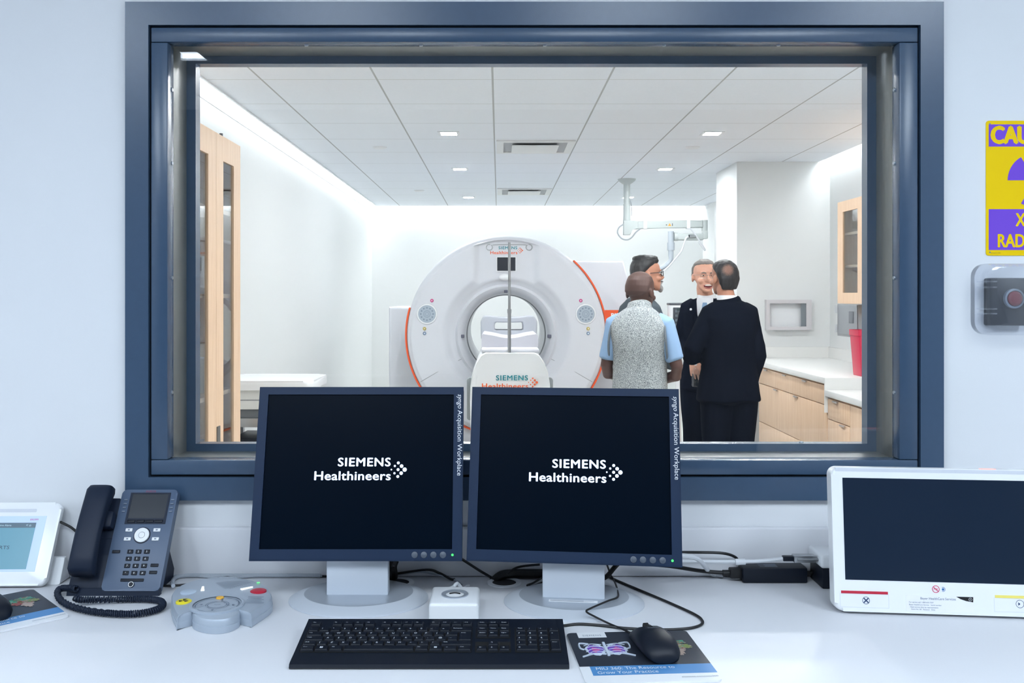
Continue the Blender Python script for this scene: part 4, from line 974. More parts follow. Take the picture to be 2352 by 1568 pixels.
for y0, y1 in ((1.05, 1.35),):
    V = lambda L, y: [hd.bm.verts.new((x, y, z)) for x, z in L]
    A, B, A2, B2 = V(o_, y0), V(i_, y0), V(o_, y1), V(i_, y1); n = len(o_)
    for k in range(n):
        j = (k + 1) % n
        if k == n - 1:
            for q in ((A[0], A[-1], A2[-1], A2[0]), (B[0], B2[0], B2[-1], B[-1]), (A[0], B[0], B[-1], A[-1]), (A2[0], A2[-1], B2[-1], B2[0])): hd.bm.faces.new(q)
            continue
        for q in ((A[k], A[j], B[j], B[k]), (A2[k], B2[k], B2[j], A2[j]), (A[k], A2[k], A2[j], A[j]), (B[k], B[j], B2[j], B2[k])): hd.bm.faces.new(q)
ho = hd.build('head_rest', mat('headrest_grey', (176, 180, 188), .55), tbx, 50)
bv = ho.modifiers.new('b', 'BEVEL'); bv.width = .012; bv.segments = 3

iv = thing('drip_pole', 'stainless steel drip pole with two looped hooks at the couch foot end', 'drip pole', (.080, 7.226, 1.0755))
mb = MB(); mb.cyl((0, 0, 0), (0, 0, .335), .0135, None, 20); mb.cyl((0, 0, .315), (0, 0, .850), .0105, None, 20); mb.cyl((0, 0, .305), (0, 0, .335), .0165, None, 20); mb.build('pole', M['steel'], iv)
for s_ in (-1, 1):
    mb = MB(); mb.tube([(0, 0, .832), (s_ * .085, 0, .832), (s_ * .13, 0, .830)], .004, 8, 4)
    mb.tube([(s_ * (.153 + .023 * math.cos(t_)), -.002, .812 + .023 * math.sin(t_)) for t_ in [R(125 + 340 * k / 24) for k in range(25)]], .0042, 8); mb.build('hook', M['steel'], iv)

# ------------------------------------------------------------------ ceiling boom with hanging control head
bo = thing('ceiling_boom', 'pale jointed ceiling boom arm hanging from a round canopy', 'boom arm', (1.42, 10.40, CEIL))
bw = mat('boom_white', (178, 185, 184), .4)
mb = MB(); mb.lathe([(.0, -.055), (.045, -.055), (.06, -.045), (.095, -.018), (.102, 0)], None, 40); mb.build('canopy', bw, bo)
mb = MB(); mb.cyl((0, 0, -.05), (0, 0, -.26), .036); mb.cyl((0, 0, -.2), (0, 0, -.36), .031); mb.cyl((0, 0, -.28), (0, 0, -.46), .040); mb.build('drop_column', bw, bo)
mb = MB(); mb.prism([(-.038, -.46), (-.038, -.62), (.035, -.62), (.06, -.555), (.12, -.555), (.12, -.47), (.038, -.46)], -.04, .04, frm((0, 0, 0), (1, 0, 0), (0, 0, 1)), .006); mb.build('elbow', bw, bo)
mb = MB(); mb.prism([(.06, -.468), (.40, -.468), (.50, -.458), (.84, -.462), (.84, -.540), (.37, -.545), (.06, -.555)], -.035, .035, frm((0, 0, 0), (1, 0, 0), (0, 0, 1)), .012, 3); arm = mb.build('upper_arm', bw, bo)
mb = MB()
for a in (.18, .66): mb.box(a, a + .04, -.038, .038, -.552, -.460, bevel=.004)
mb.build('arm_straps', M['white_pl'], bo)
mb = MB(); X = frm((.47, -.0365, -.512), (1, 0, 0), (0, 0, 1)); mb.poly([(-.02, -.012), (.02, -.012), (0, .022)], X); mb.mi = 1; mb.poly([(-.002, -.006), (.002, -.006), (0, .010)], X @ T(0, 0, .0006)); mb.poly([(-.042, -.004), (-.028, -.004), (-.028, .006), (-.042, .006)], X); mb.poly([(.028, -.012), (.035, -.012), (.035, .018), (.028, .018)], X); mb.build('warning_label', [mat('label_amber', (222, 160, 60), .5), mat('label_ink', (60, 60, 60), .5)], arm)
mb = MB(); mb.cyl((.865, 0, -.455), (.865, 0, -.575), .034); mb.box(.838, .897, -.04, .04, -.665, -.572, bevel=.012); mb.build('wrist_joint', bw, bo)
mb = MB(); mb.box(.55, .85, -.032, .032, -.68, -.605, bevel=.014, seg=3); mb.cyl((.525, 0, -.64), (.565, 0, -.64), .046); mb.build('fore_arm', bw, bo)
mb = MB(); mb.cyl((.49, 0, -.58), (.49, 0, -.72), .032); mb.cyl((.49, 0, -.705), (.49, 0, -.79), .041); mb.cyl((.49, 0, -.78), (.49, 0, -.86), .029); mb.tube([(.49, 0, -.85), (.488, 0, -.90), (.46, 0, -.94), (.41, 0, -.975), (.30, -.05, -1.03)], .026, 14, 6); mb.build('drop_tube', mat('boom_grey', (168, 176, 184), .4), bo)
mb = MB(); mb.tube([(-.035, -.03, -.50), (-.09, -.03, -.54), (-.105, -.03, -.60), (-.06, -.03, -.66), (.0, -.03, -.675), (.05, -.03, -.65), (.10, -.03, -.59), (.15, -.03, -.55)], .008, 8, 8); mb.tube([(.038, -.03, -.24), (.05, -.03, -.34), (.048, -.03, -.41)], .005, 8, 6); mb.build('loop_cable', mat('boom_cable', (150, 156, 160), .5), bo)
mb = MB(); mb.tube([(.73, -.035, -.64), (.66, -.04, -.65), (.635, -.04, -.70), (.60, -.04, -.80), (.53, -.04, -.89), (.46, -.04, -.97), (.40, -.06, -1.02)], .010, 8, 8); mb.tube([(.70, -.036, -.55), (.76, -.045, -.63), (.82, -.04, -.72), (.86, -.035, -.78), (.85, -.04, -.785), (.79, -.04, -.70)], .009, 8, 6); mb.build('drop_cable', M['cable_w'], bo)
mb = MB(); mb.cyl((.69, -.036, -.637), (.76, -.036, -.637), .018); mb.mi = 1; mb.cyl((.68, -.036, -.637), (.695, -.036, -.637), .016); mb.build('cable_connector', [M['steel'], M['black']], bo)

ihd = thing('injector_stand', 'white injector stand with a dark key panel standing between the talking men', 'injector', (1.695, 8.85, 0))
mb = MB(); mb.box(-.095, .095, -.07, .07, 1.13, 1.44, bevel=.025, seg=3); mb.build('head_housing', M['white_gl'], ihd)
mb = MB(); mb.box(-.098, .098, -.075, .072, 1.425, 1.448, bevel=.008); mb.build('top_cap', mat('cap_grey', (86, 90, 98), .45), ihd)
mb = MB(); mb.box(-.062, .062, -.078, -.06, 1.16, 1.405, bevel=.006); kp = mb.build('key_panel', mat('injector_dark', (54, 62, 70), .4), ihd)
mb = MB()
for i in range(3):
    for j in range(5): mb.box(-.042 + i * .031, -.021 + i * .031, -.0805, -.078, 1.19 + j * .042, 1.212 + j * .042, bevel=.003)
mb.build('panel_keys', mat('injector_keys', (96, 108, 116), .4), kp)
mb = MB(); mb.box(-.03, .03, -.0805, -.078, 1.375, 1.395); mb.build('panel_window', mat('injector_window', (38, 58, 62), .3), kp)
mb = MB(); mb.box(-.03, .03, -.05, .05, .98, 1.14, bevel=.012); mb.cyl((0, 0, .1), (0, 0, 1.0), .028); mb.build('stand_column', M['white_pl'], ihd)
mb = MB(); mb.cyl((.035, -.078, 1.135), (.035, -.06, 1.135), .016); mb.build('knob', M['yellow'], ihd)
for k in range(5):
    a = k * 2 * math.pi / 5 + .3
    mb = MB(); mb.prism([(0, -.03), (.28, -.018), (.28, .018), (0, .03)], .06, .10, Matrix.Rotation(a, 4, 'Z'), .006); mb.cyl((.26 * math.cos(a), .26 * math.sin(a), .0), (.26 * math.cos(a), .26 * math.sin(a), .06), .028); mb.build('castor_leg', mat('cap_grey', (86, 90, 98), .45), ihd)

# ------------------------------------------------------------------ column: steel holder; right side cabinets
ho_ = thing('glove_box_holder', 'empty stainless steel wall holder frame on the white column', 'holder', (2.7875, 9.05, 1.331))
HM = frm((0, 0, 0), (1, 0, 0), (0, 0, 1))
mb = MB(); mb.frame((-.2175, .2175, -.145, .145), (-.185, .165, -.113, .110), .055, .059, HM); mb.build('front_frame', mat('brushed_steel_pale', (206, 203, 206), .45, metal=.25), ho_)
mb = MB(); mb.frame((-.2175, .2175, -.145, .145), (-.2145, .2145, -.142, .142), .0, .055, HM); mb.build('box_sides', mat('brushed_steel_pale', (206, 203, 206), .45, metal=.25), ho_)
mb = MB(); mb.box(-.214, .214, -.003, -.001, -.142, .142); mb.build('back_plate', M['white_pl'], ho_)
mb = MB(); mb.box(.118, .180, -.050, -.045, -.112, .109); mb.build('spring_plate', mat('plate_grey', (116, 122, 128), .5), ho_)

def counter(name, x0, x1, y0, y1, z, label):
    mb = MB(); mb.box(x0, x1, y0, y1, z - .045, z, bevel=.004); return tag(mb.build(name, mat('counter_white', (228, 228, 226), .28)), label, 'countertop')
counter('countertop', 2.38, RX - .001, 6.85, 9.049, .914, 'higher white countertop running to the white column, red bin on it')
counter('countertop', 2.38, RX - .001, 3.2, 6.835, .825, 'lower white countertop dropping down from the red bin towards the window')
mb = MB(); mb.box(2.39, RX - .002, 9.033, 9.049, .9145, 1.02); mb.box(RX - .018, RX - .002, 6.86, 9.0329, .9145, 1.02); tag(mb.build('counter_backsplash', mat('counter_white', (228, 228, 226), .28)), 'white upstand behind the higher countertop', 'backsplash')
mb = MB(); mb.box(2.38, RX - .02, 6.8355, 6.8498, .66, .9135); tag(mb.build('counter_end_panel', mat('counter_white', (228, 228, 226), .28)), 'white end panel closing the step between the two countertops', 'panel')
handle_m = mat('handle_grey', (178, 170, 164), .4, metal=.3)
def base_unit(y0, y1, ztop, splits, label, handles):
    """cabinet facing -X with full-width drawers between y0 and y1; handles = y positions for each drawer from the top down"""
    t = thing('base_cabinet', label, 'cabinet', (2.42, (y0 + y1) / 2, 0), 0, 'oak base cabinets under the countertops')
    h = (y1 - y0) / 2; ym = (y0 + y1) / 2
    mb = MB(); mb.box(.0, .76, -h + .001, h - .001, .10, ztop - .002); mb.build('carcass', M['oak'], t)
    mb = MB(); mb.box(.06, .76, -h + .001, h - .001, 0, .10); mb.build('toe_kick', M['oak'], t)
    zz = [ztop - .012] + splits + [.105]
    for n_, (a, b) in enumerate(zip(zz, zz[1:])):
        mb = MB(); mb.box(-.02, -.0005, -h + .002, h - .002, b + .003, a - .003, bevel=.001); d = mb.build('drawer', M['oak'], t)
        for hy in (handles[n_] if n_ < len(handles) else []):
            mb = MB(); m_ = hy - ym; mb.box(-.034, -.02, m_ - .045, m_ + .045, a - .008, a - .005); mb.box(-.0355, -.033, m_ - .045, m_ + .045, a - .016, a - .005); mb.build('handle', handle_m, d)
base_unit(6.852, 8.64, .868, [.71, .36], 'wide oak drawer cabinet under the higher countertop', [[7.33, 7.85, 8.4], [7.55, 8.1]])
base_unit(6.40, 6.834, .778, [.616, .36], 'oak drawer cabinet next to the step under the lower countertop', [[6.66], [6.52]])
base_unit(5.30, 6.398, .778, [], 'oak cabinet with one tall front under the lower countertop', [])
base_unit(4.20, 5.298, .778, [], 'oak cabinet under the lower countertop closest to the window', [])

wc = thing('wall_cabinet', 'oak wall cabinet with a glass door above the grey metal box', 'cabinet', (2.85, 7.04, 1.448))
mb = MB(); mb.box(.33, .345, -.84, .84, 0, .85); mb.box(.02, .345, -.84, -.82, 0, .85); mb.box(.02, .345, .82, .84, 0, .85); mb.box(.02, .345, -.82, .82, 0, .018); mb.box(.02, .345, -.82, .82, .832, .85); mb.box(.02, .345, .27, .29, .018, .832); mb.box(.02, .345, -.29, -.27, .018, .832); mb.build('carcass', M['oak'], wc)
for z in (.30, .57):
    mb = MB(); mb.box(.05, .33, -.81, .81, z, z + .02); mb.build('shelf', M['oak_y'], wc)
DM = frm((0, 0, 0), (0, -1, 0), (0, 0, 1), (-1, 0, 0))
for k in range(3):
    a0 = -.84 + k * .56
    mb = MB(); mb.frame((a0 + .002, a0 + .558, .002, .848), (a0 + .12, a0 + .44, .09, .76), -.02, .0, DM); d = mb.build('door', M['oak'], wc)
    mb = MB(); mb.box(a0 + .115, a0 + .445, .085, .765, -.012, -.008, mx=DM); mb.build('door_glass', M['thin_glass'], d)
mx_ = thing('lock_box', 'grey metal lock box mounted on the wall under the oak wall cabinet', 'metal box', (RX, 8.06, 1.16))
mb = MB(); mb.box(-.20, 0, -.24, .24, 0, .28, bevel=.004); mb.build('box_body', M['steel'], mx_)
mb = MB(); mb.box(-.207, -.2, -.235, .20, .02, .275, bevel=.003); d = mb.build('box_door', mat('steel_door', (160, 164, 168), .4, metal=.5), mx_)
mb = MB(); mb.box(-.212, -.207, -.16, -.06, .12, .22, bevel=.003); mb.build('latch', mat('steel_dark', (120, 124, 130), .4, metal=.5), d)
for z in (.03, .20):
    mb = MB(); mb.box(-.215, -.16, .235, .262, z, z + .07); mb.build('hinge', M['clear'], mx_)
rb_ = thing('sharps_bin', 'tall red plastic bin standing on the higher countertop', 'bin', (2.79, 7.02, .914))
mb = MB(); mb.loft([[(x * k, y * k * .8, z) for x, y in rrect(-.13, .13, -.13, .13, .02, 4)] for k, z in ((.80, .001), (.82, .03), (.96, .30), (1.0, .302), (1.0, .345), (.97, .345), (.93, .30), (.78, .02))], True); mb.build('bin_body', mat('bin_red', (196, 40, 72), .35), rb_)
mb = MB(); mb.box(-.04, .04, -.108, -.100, .19, .32, bevel=.004); mb.build('bin_handle', mat('bin_dark_red', (150, 28, 56), .4), rb_)

# ------------------------------------------------------------------ left: tall cabinet and cart
tc = thing('tall_cabinet', 'tall oak cabinet with narrow glass doors beside the window', 'cabinet', (-1.45, 4.80, 0))
mb = MB(); mb.box(-.385, -.37, -.45, .45, 0.08, 2.35); 
for a in (-.45, .43): mb.box(-.385, -.02, a, a + .02, 0.0, 2.35)
mb.box(-.37, -.02, -.43, .43, .08, .10); mb.box(-.37, -.02, -.43, .43, 2.33, 2.35); mb.box(-.37, -.02, -.43, .43, .0, .08); mb.build('carcass', M['oak'], tc)
for z in (.50, .98, 1.50, 1.95):
    mb = MB(); mb.box(-.36, -.03, -.425, .425, z, z + .022); mb.build('shelf', M['oak_y'], tc)
TM_ = frm((0, 0, 0), (0, 1, 0), (0, 0, 1), (1, 0, 0))
for k in range(2):
    a0 = -.45 + k * .45
    mb = MB(); mb.frame((a0 + .0015, a0 + .4485, .03, 2.35), (a0 + .125, a0 + .320, .35, 2.22), -.02, .0, TM_); d = mb.build('door', M['oak'], tc)
    mb = MB(); mb.box(a0 + .12, a0 + .325, .345, 2.225, -.012, -.008, mx=TM_); mb.build('door_glass', M['thin_glass'], d)
mb = MB(); mb.box(.0, .006, .005, .055, .73, .84, bevel=.002); mb.build('pull_plate', mat('pull_dark', (110, 108, 104), .4, metal=.6), tc)
mb = MB(); mb.cyl((-.01, .12, 2.35), (-.01, .12, 2.365), .009, None, 12); mb.build('door_stop', mat('cap_grey', (86, 90, 98), .45), tc)
cb = 0
for k, (z, h_, y, dx, c) in enumerate(((.522, .16, -.2, .1, (190, 192, 196)), (.522, .22, .15, .12, (120, 126, 140)), (1.002, .12, -.22, .1, (210, 208, 204)), (1.002, .18, .18, .12, (150, 160, 176)), (1.522, .2, .12, .1, (206, 206, 210)), (1.522, .14, -.2, .12, (226, 226, 226)))):
    nm = ['low grey', 'tall slate', 'pale', 'blue grey', 'upright white', 'flat white'][k]
    mb = MB(); mb.box(-1.72, -1.72 + dx * 1.6, 4.80 + y - .09, 4.80 + y + .09, z, z + h_, bevel=.004)
    tag(mb.build('supply_box', mat('supply_%d' % k, c, .6)), '%s supply box behind the glass on the %s shelf of the tall oak cabinet' % (nm, ('lowest', 'second', 'third')[k // 2]), 'box')

ct = thing('equipment_cart', 'white equipment cart with a rounded lid between the oak cabinet and the monitor', 'cart', (-1.50, 6.30, 0))
mb = MB(); mb.prism(rrect(-.34, .30, -.28, .28, .06, 6), .905, .965, None, .03, 4); mb.build('lid', M['white_gl'], ct)
mb = MB(); mb.prism(rrect(-.33, .28, -.26, .26, .04, 6), .78, .903); mb.mi = 1; mb.box(-.331, .281, -.2615, .2615, .838, .842); mb.build('cart_body', [mat('cart_white', (214, 216, 214), .4), mat('cap_grey', (86, 90, 98), .45)], ct)
mb = MB(); mb.box(-.32, .27, -.25, .25, .725, .779); mb.build('recess', mat('cart_grey', (96, 102, 106), .5), ct)
mb = MB(); mb.box(-.34, .30, -.27, .27, .665, .724, bevel=.004); mb.build('rail', M['steel'], ct)
mb = MB(); mb.box(-.25, -.03, -.2, .2, .40, .58, bevel=.005); mb.build('battery_box', M['black'], ct)
mb = MB(); mb.box(-.26, .20, -.22, .22, .36, .40); mb.build('lower_shelf', M['steel'], ct)
mb = MB(); mb.tube([(-.02, -.25, .50), (.08, -.25, .60), (.22, -.25, .665)], .014, 8); mb.build('brace', M['steel'], ct)
for x in (-.30, .26):
    for y in (-.23, .23):
        mb = MB(); mb.box(x - .02, x + .02, y - .02, y + .02, .10, .67); mb.cyl((x - .015, y, .05), (x + .015, y, .05), .05); mb.build('castor_leg', M['steel'], ct)
# ------------------------------------------------------------------ people
def xf(mb, start, mx):
    mb.bm.verts.ensure_lookup_table()
    for i in range(start, len(mb.bm.verts)): mb.bm.verts[i].co = mx @ mb.bm.verts[i].co
HEAD = [(.004, .020, -.084, -.050), (.014, .034, -.092, -.030), (.035, .049, -.092, .004), (.060, .059, -.091, .045), (.085, .067, -.088, .072), (.115, .073, -.083, .090), (.145, .0765, -.090, .099), (.175, .0755, -.083, .099), (.200, .067, -.064, .086), (.219, .047, -.036, .060), (.229, .024, -.010, .034)]
def ell_ring(z, hw, f, b, n=24):
    cy_, hd = (f + b) / 2, (b - f) / 2
    return [(hw * math.cos(2 * math.pi * k / n), cy_ + hd * math.sin(2 * math.pi * k / n), z) for k in range(n)]
def head_shape(mb, jaw=1.0, bald=False):
    mb.sealed([ell_ring(z, hw * (jaw if z < .07 else 1), f, b) for z, hw, f, b in HEAD], (0, -.070, .0), (0, .010, .232))
    mb.sweep([(0, -.080, .128), (0, -.094, .108), (0, -.108, .090), (0, -.098, .078)], [(.008, .008), (.009, .010), (.014, .012), (.011, .008)], (1, 0, 0), 12)
    for s_ in (-1, 1):
        mb.ell((s_ * .012, -.095, .082), (.009, .010, .008), None, 10, 8)
        mb.ell((s_ * .031, -.081, .138), (.024, .011, .007), None, 12, 8)
        mb.ell((s_ * .042, -.062, .082), (.026, .024, .020), None, 12, 8)
        mb.ell((s_ * .080, .014, .100), (.010, .018, .030), Euler((R(-12), 0, R(s_ * 18))), 12, 10)
    mb.ell((0, -.091, .050), (.023, .009, .006), None, 12, 8); mb.ell((0, -.089, .040), (.020, .009, .007), None, 12, 8)
    mb.ell((0, -.084, .016), (.022, .014, .014), None, 12, 8)
    if bald: mb.ell((.006, .082, .172), (.036, .036, .036), None, 16, 12)
def hand(mb, wv, d, n, side, k=1.0, curl=25, thumb=20):
    """palm and five separate fingers; d along the fingers, n out of the palm, side +1/-1 for the thumb"""
    d = Vector(d).normalized(); n = Vector(n); n = (n - d * n.dot(d)).normalized(); sd = d.cross(n) * side
    wv = Vector(wv)
    mb.sweep([wv - d * .02 * k, wv + d * .02 * k, wv + d * .06 * k, wv + d * .095 * k], [(.026 * k, .021 * k), (.036 * k, .017 * k), (.043 * k, .015 * k), (.043 * k, .013 * k)], n, 14, 2.6)
    for i, (o, L) in enumerate(((.033, .074), (.011, .083), (-.011, .077), (-.033, .060))):
        p = wv + d * (.090 - .006 * (i == 3)) * k + sd * o * k; pts = [p]; dd = (d + sd * o * 3.2).normalized()
        for j, fr in enumerate((.46, .30, .24)):
            a = R(curl * (.6 + .4 * j) + 4 * i)
            dd = (dd * math.cos(a) + n * math.sin(a)).normalized(); pts.append(pts[-1] + dd * L * fr * k)
        mb.sweep(pts, [.0092 * k, .0088 * k, .0080 * k, .0066 * k], n, 10)
    p = wv + d * .028 * k + sd * .030 * k; dd = (d * .62 + sd * .72 + n * .30).normalized(); pts = [p]
    for j, L in enumerate((.036, .032, .026)):
        pts.append(pts[-1] + dd * L * k); dd = (dd + n * math.sin(R(thumb)) - sd * .18).normalized()
    mb.sweep(pts, [.013 * k, .0115 * k, .0100 * k, .0080 * k], n, 10)
TORSO = [(.80, .188, .122, .0), (.90, .182, .122, .0), (1.02, .166, .112, .0), (1.15, .168, .118, .0), (1.28, .180, .124, .004), (1.36, .186, .116, .006), (1.415, .166, .098, .010), (1.45, .115, .076, .014), (1.475, .072, .062, .016)]
VEST = [(.80, .168, .132, 0), (1.0, .164, .130, 0), (1.15, .160, .126, 0), (1.25, .162, .132, .004), (1.315, .172, .130, .006), (1.36, .178, .122, .008), (1.40, .168, .114, .010), (1.435, .140, .100, .012), (1.475, .090, .084, .012)]
def torso(mb, k, grow, z0, z1, gx=0.0, ex=2.3, flare=0.0, seg=32, src=None):
    pts, rd = [], []
    rows = [r for r in (src or TORSO) if z0 <= r[0] <= z1]
    for z, hw, hd, y in rows:
        fl = flare * max(0, (1.05 - z) / .25)
        pts.append((0, y * k, z * k)); rd.append((hw * k * WF + grow + gx + fl, hd * k + grow + fl * .6))
    mb.sweep(pts, rd, (0, 1, 0), seg, ex)
WF = 1.0; AF = 1.0
def mid(a, b, t): return Vector(a) * (1 - t) + Vector(b) * t
def arm(mb, k, s_, el, wr, grow, to=1.0, sleeve=False):
    """s_ = +1/-1 side; el, wr absolute local positions; to < 1 stops along the upper arm"""
    S0 = Vector((s_ * .125 * k * AF, .010, 1.415 * k)); S1 = Vector((s_ * .182 * k * AF, .008, 1.395 * k)); el, wr = Vector(el), Vector(wr)
    if to < 1.0:
        e2 = mid(S1, el, to); mb.sweep([S0, S1, mid(S1, e2, .5), e2], [(.050 * k + grow, .050 * k + grow), (.056 * k + grow, .056 * k + grow), (.052 * k + grow, .052 * k + grow), (.051 * k + grow, .051 * k + grow)], (0, 1, 0), 16); return
    pts = [S0, S1, mid(S1, el, .45), mid(S1, el, .85), mid(el, wr, .12), mid(el, wr, .45), wr]
    rr = [.052, .056, .050, .043, .043, .040, .029]
    if sleeve: rr = [.052, .056, .053, .048, .047, .044, .038]
    mb.sweep(pts, [r * k + grow for r in rr], (0, 1, .2), 16)
def leg(mb, k, s_, grow, foot=True, sp=.0):
    hx = s_ * (.088 + sp) * k
    pts = [(s_ * .08 * k, .0, .93 * k), (hx, .0, .82 * k), (hx * 1.02, -.005, .66 * k), (hx * 1.03, -.012, .49 * k), (hx * 1.04, .006, .33 * k), (hx * 1.04, .010, .09 * k)]
    rr = [.092, .088, .075, .058, .055, .042] if grow < .004 else [.098, .092, .080, .068, .062, .056]
    mb.sweep(pts, [r * k + grow for r in rr], (0, 1, 0), 16)
    if foot: mb.sweep([(hx * 1.04, .05 * k, .045 * k), (hx * 1.05, -.03 * k, .045 * k), (hx * 1.08, -.15 * k, .028 * k)], [(.032 * k, .034 * k), (.038 * k, .034 * k), (.034 * k, .022 * k)], (1, 0, 0), 12)

def person(label, loc, rz, H, skin, head, arms, hands=(), bald=False, jaw=1.0, top=None, hs=1.0):
    """head = (x, y, yaw degrees, nod degrees); arms = {side: (elbow, wrist)}"""
    k = H / 1.75
    t = thing('person', label, 'person', (loc[0], loc[1], 0), R(rz), None)
    HX = Matrix.Translation((head[0], head[1], (top or H) - .232 * hs)) @ Matrix.Rotation(R(head[2]), 4, 'Z') @ Matrix.Rotation(R(head[3]), 4, 'X') @ Matrix.Diagonal((hs, hs, hs, 1))
    mb = MB(); n0 = len(mb.bm.verts); head_shape(mb, jaw, bald); xf(mb, n0, HX)
    mb.sweep([(0, .018 * k, 1.40 * k), (head[0] * .4, .012 + head[1] * .3, 1.46 * k), HX @ Vector((0, .012, .03)), HX @ Vector((0, .012, .08))], [(.075, .062), (.060, .058), (.056, .056), (.05, .05)], (0, 1, 0), 18)
    torso(mb, k, -.022, .80, 1.475)
    for s_, (el, wr) in arms.items(): arm(mb, k, s_, el, wr, -.006)
    for s_ in (-1, 1): leg(mb, k, s_, -.004)
    for h in hands: hand(mb, *h)
    b = bake(mb, 'body', skin, t, .0052, 2)
    return t, HX, k
def shoes(t, k, m, sp=0.0):
    for s_ in (-1, 1):
        hx = s_ * (.088 + sp) * k * 1.05
        mb = MB(); mb.sweep([(hx, .062 * k, .048), (hx, .0, .050), (hx * 1.02, -.09 * k, .040), (hx * 1.04, -.175 * k, .030)], [(.036, .046), (.042, .048), (.046, .038), (.036, .027)], (1, 0, 0), 16, 2.6)
        bake(mb, 'shoe', m, t, .008, 2)
def trousers(t, k, m, sp=0.0, g=.006):
    mb = MB(); torso(mb, k, .004, .80, 1.02)
    for s_ in (-1, 1): leg(mb, k, s_, g, False, sp)
    return bake(mb, 'trousers', m, t, .010, 4, .006, 7)
def jacket(t, k, m, arms, hem=.80, grow=.016, gx=.006, flare=.012, top=1.475, wob=.007, name='suit_jacket'):
    mb = MB(); torso(mb, k, grow, hem, top, gx, 2.4, flare)
    for s_, (el, wr) in arms.items(): arm(mb, k, s_, el, wr, .012, 1.0, True)
    for s_ in (-1, 1): mb.ell((s_ * .160 * k * AF, .008, 1.405 * k), (.060, .066, .040), None, 14, 10)
    return bake(mb, name, m, t, .009, 3, wob, 8)
def collar_ring(mb, hx0, k, z0, z1, r0, r1, y=.016, th=.006, fr=-.02):
    n = 28; o0, o1, i1, i0 = [], [], [], []
    for j in range(n):
        a = 2 * math.pi * j / n; c_, s_ = math.cos(a), math.sin(a)
        dz = fr * max(0, -s_)
        o0.append((r0 * c_, y + r0 * .93 * s_, z0 + dz)); o1.append((hx0 + r1 * c_, y + r1 * .95 * s_, z1 + dz)); i1.append((hx0 + (r1 - th) * c_, y + (r1 - th) * .95 * s_, z1 + dz)); i0.append((r0 * .9 * c_, y + r0 * .85 * s_, z0 + dz))
    mb.loft([o0, o1, i1, i0], False)
def hair(t, HX, m, rows, name='hair', wob=.003, wsc=60, vox=.006, extra=None):
    mb = MB(); mb.sealed([ell_ring(z, hw, f, b) for z, hw, f, b in rows], (0, (rows[0][2] + rows[0][3]) / 2, rows[0][0] - .004), (0, (rows[-1][2] + rows[-1][3]) / 2, rows[-1][0] + .004))
    if extra: extra(mb)
    xf(mb, 0, HX); return bake(mb, name, m, t, vox, 1, wob, wsc)
def eyes(t, HX, brow, glasses=None, rimless=False):
    for s_ in (-1, 1):
        mb = MB(); mb.ell((s_ * .031, -.0775, .1185), (.012, .0092, .0036), None, 14, 8); mb.mi = 1; mb.ell((s_ * .031, -.0855, .1185), (.0056, .0032, .0038), None, 12, 8); xf(mb, 0, HX); mb.build('eye', [mat('eye_white', (220, 214, 206), .3), mat('iris_dark', (38, 28, 24), .3)], t)
        mb = MB(); mb.tube([(s_ * .014, -.091, .1365), (s_ * .030, -.0935, .1415), (s_ * .050, -.082, .1385)], [.003, .0038, .002], 8); xf(mb, 0, HX); mb.build('eyebrow', brow, t)
    if glasses:
        mb = MB()
        for s_ in (-1, 1):
            loop = [(s_ * (.033 + .023 * math.copysign(abs(math.cos(a)) ** .7, math.cos(a))), -.101 + .006 * abs(math.cos(a)), .1165 + .0165 * math.copysign(abs(math.sin(a)) ** .7, math.sin(a))) for a in [2 * math.pi * j / 20 for j in range(21)]]
            mb.tube(loop, .0012 if rimless else .0026, 6)
            mb.tube([(s_ * .057, -.094, .122), (s_ * .073, -.075, .123), (s_ * .083, .0, .120), (s_ * .083, .025, .108)], .0012 if rimless else .0024, 6)
        mb.tube([(-.011, -.101, .120), (0, -.106, .123), (.011, -.101, .120)], .0012 if rimless else .002, 6)
        xf(mb, 0, HX); gl = mb.build('glasses', glasses, t)

navy = mat('navy_suit', (15, 20, 33), .85, bump=.1, bscale=120, spec=.03)
blacksuit = mat('black_suit', (13, 17, 27), .85, bump=.1, bscale=120, spec=.03)
greysuit = mat('grey_suit', (74, 82, 88), .85, bump=.1, bscale=120, spec=.03)
leather = mat('black_leather', (14, 14, 15), .4)
shirt_w = mat('white_shirt', (228, 230, 234), .7)
heather = speckle_mat('heather_fleece', [(.30, (58, 64, 70)), (.44, (108, 114, 118)), (.52, (152, 157, 159)), (.66, (190, 195, 195))], 300)
skin_dark = mat('skin_deep_brown', (78, 50, 42), .5, var=.12, vscale=40)
skin_olive = mat('skin_olive', (180, 126, 102), .5, var=.12, vscale=40)
skin_light = mat('skin_light', (226, 170, 146), .5, var=.12, vscale=40)
hair_blk = mat('hair_black', (22, 20, 22), .5, bump=.8, bscale=260)
hair_gry = mat('hair_grey', (112, 106, 102), .6, bump=.8, bscale=260)
beard_g = mat('beard_grey', (140, 136, 134), .7, bump=.8, bscale=400)

WF = .87; AF = .84
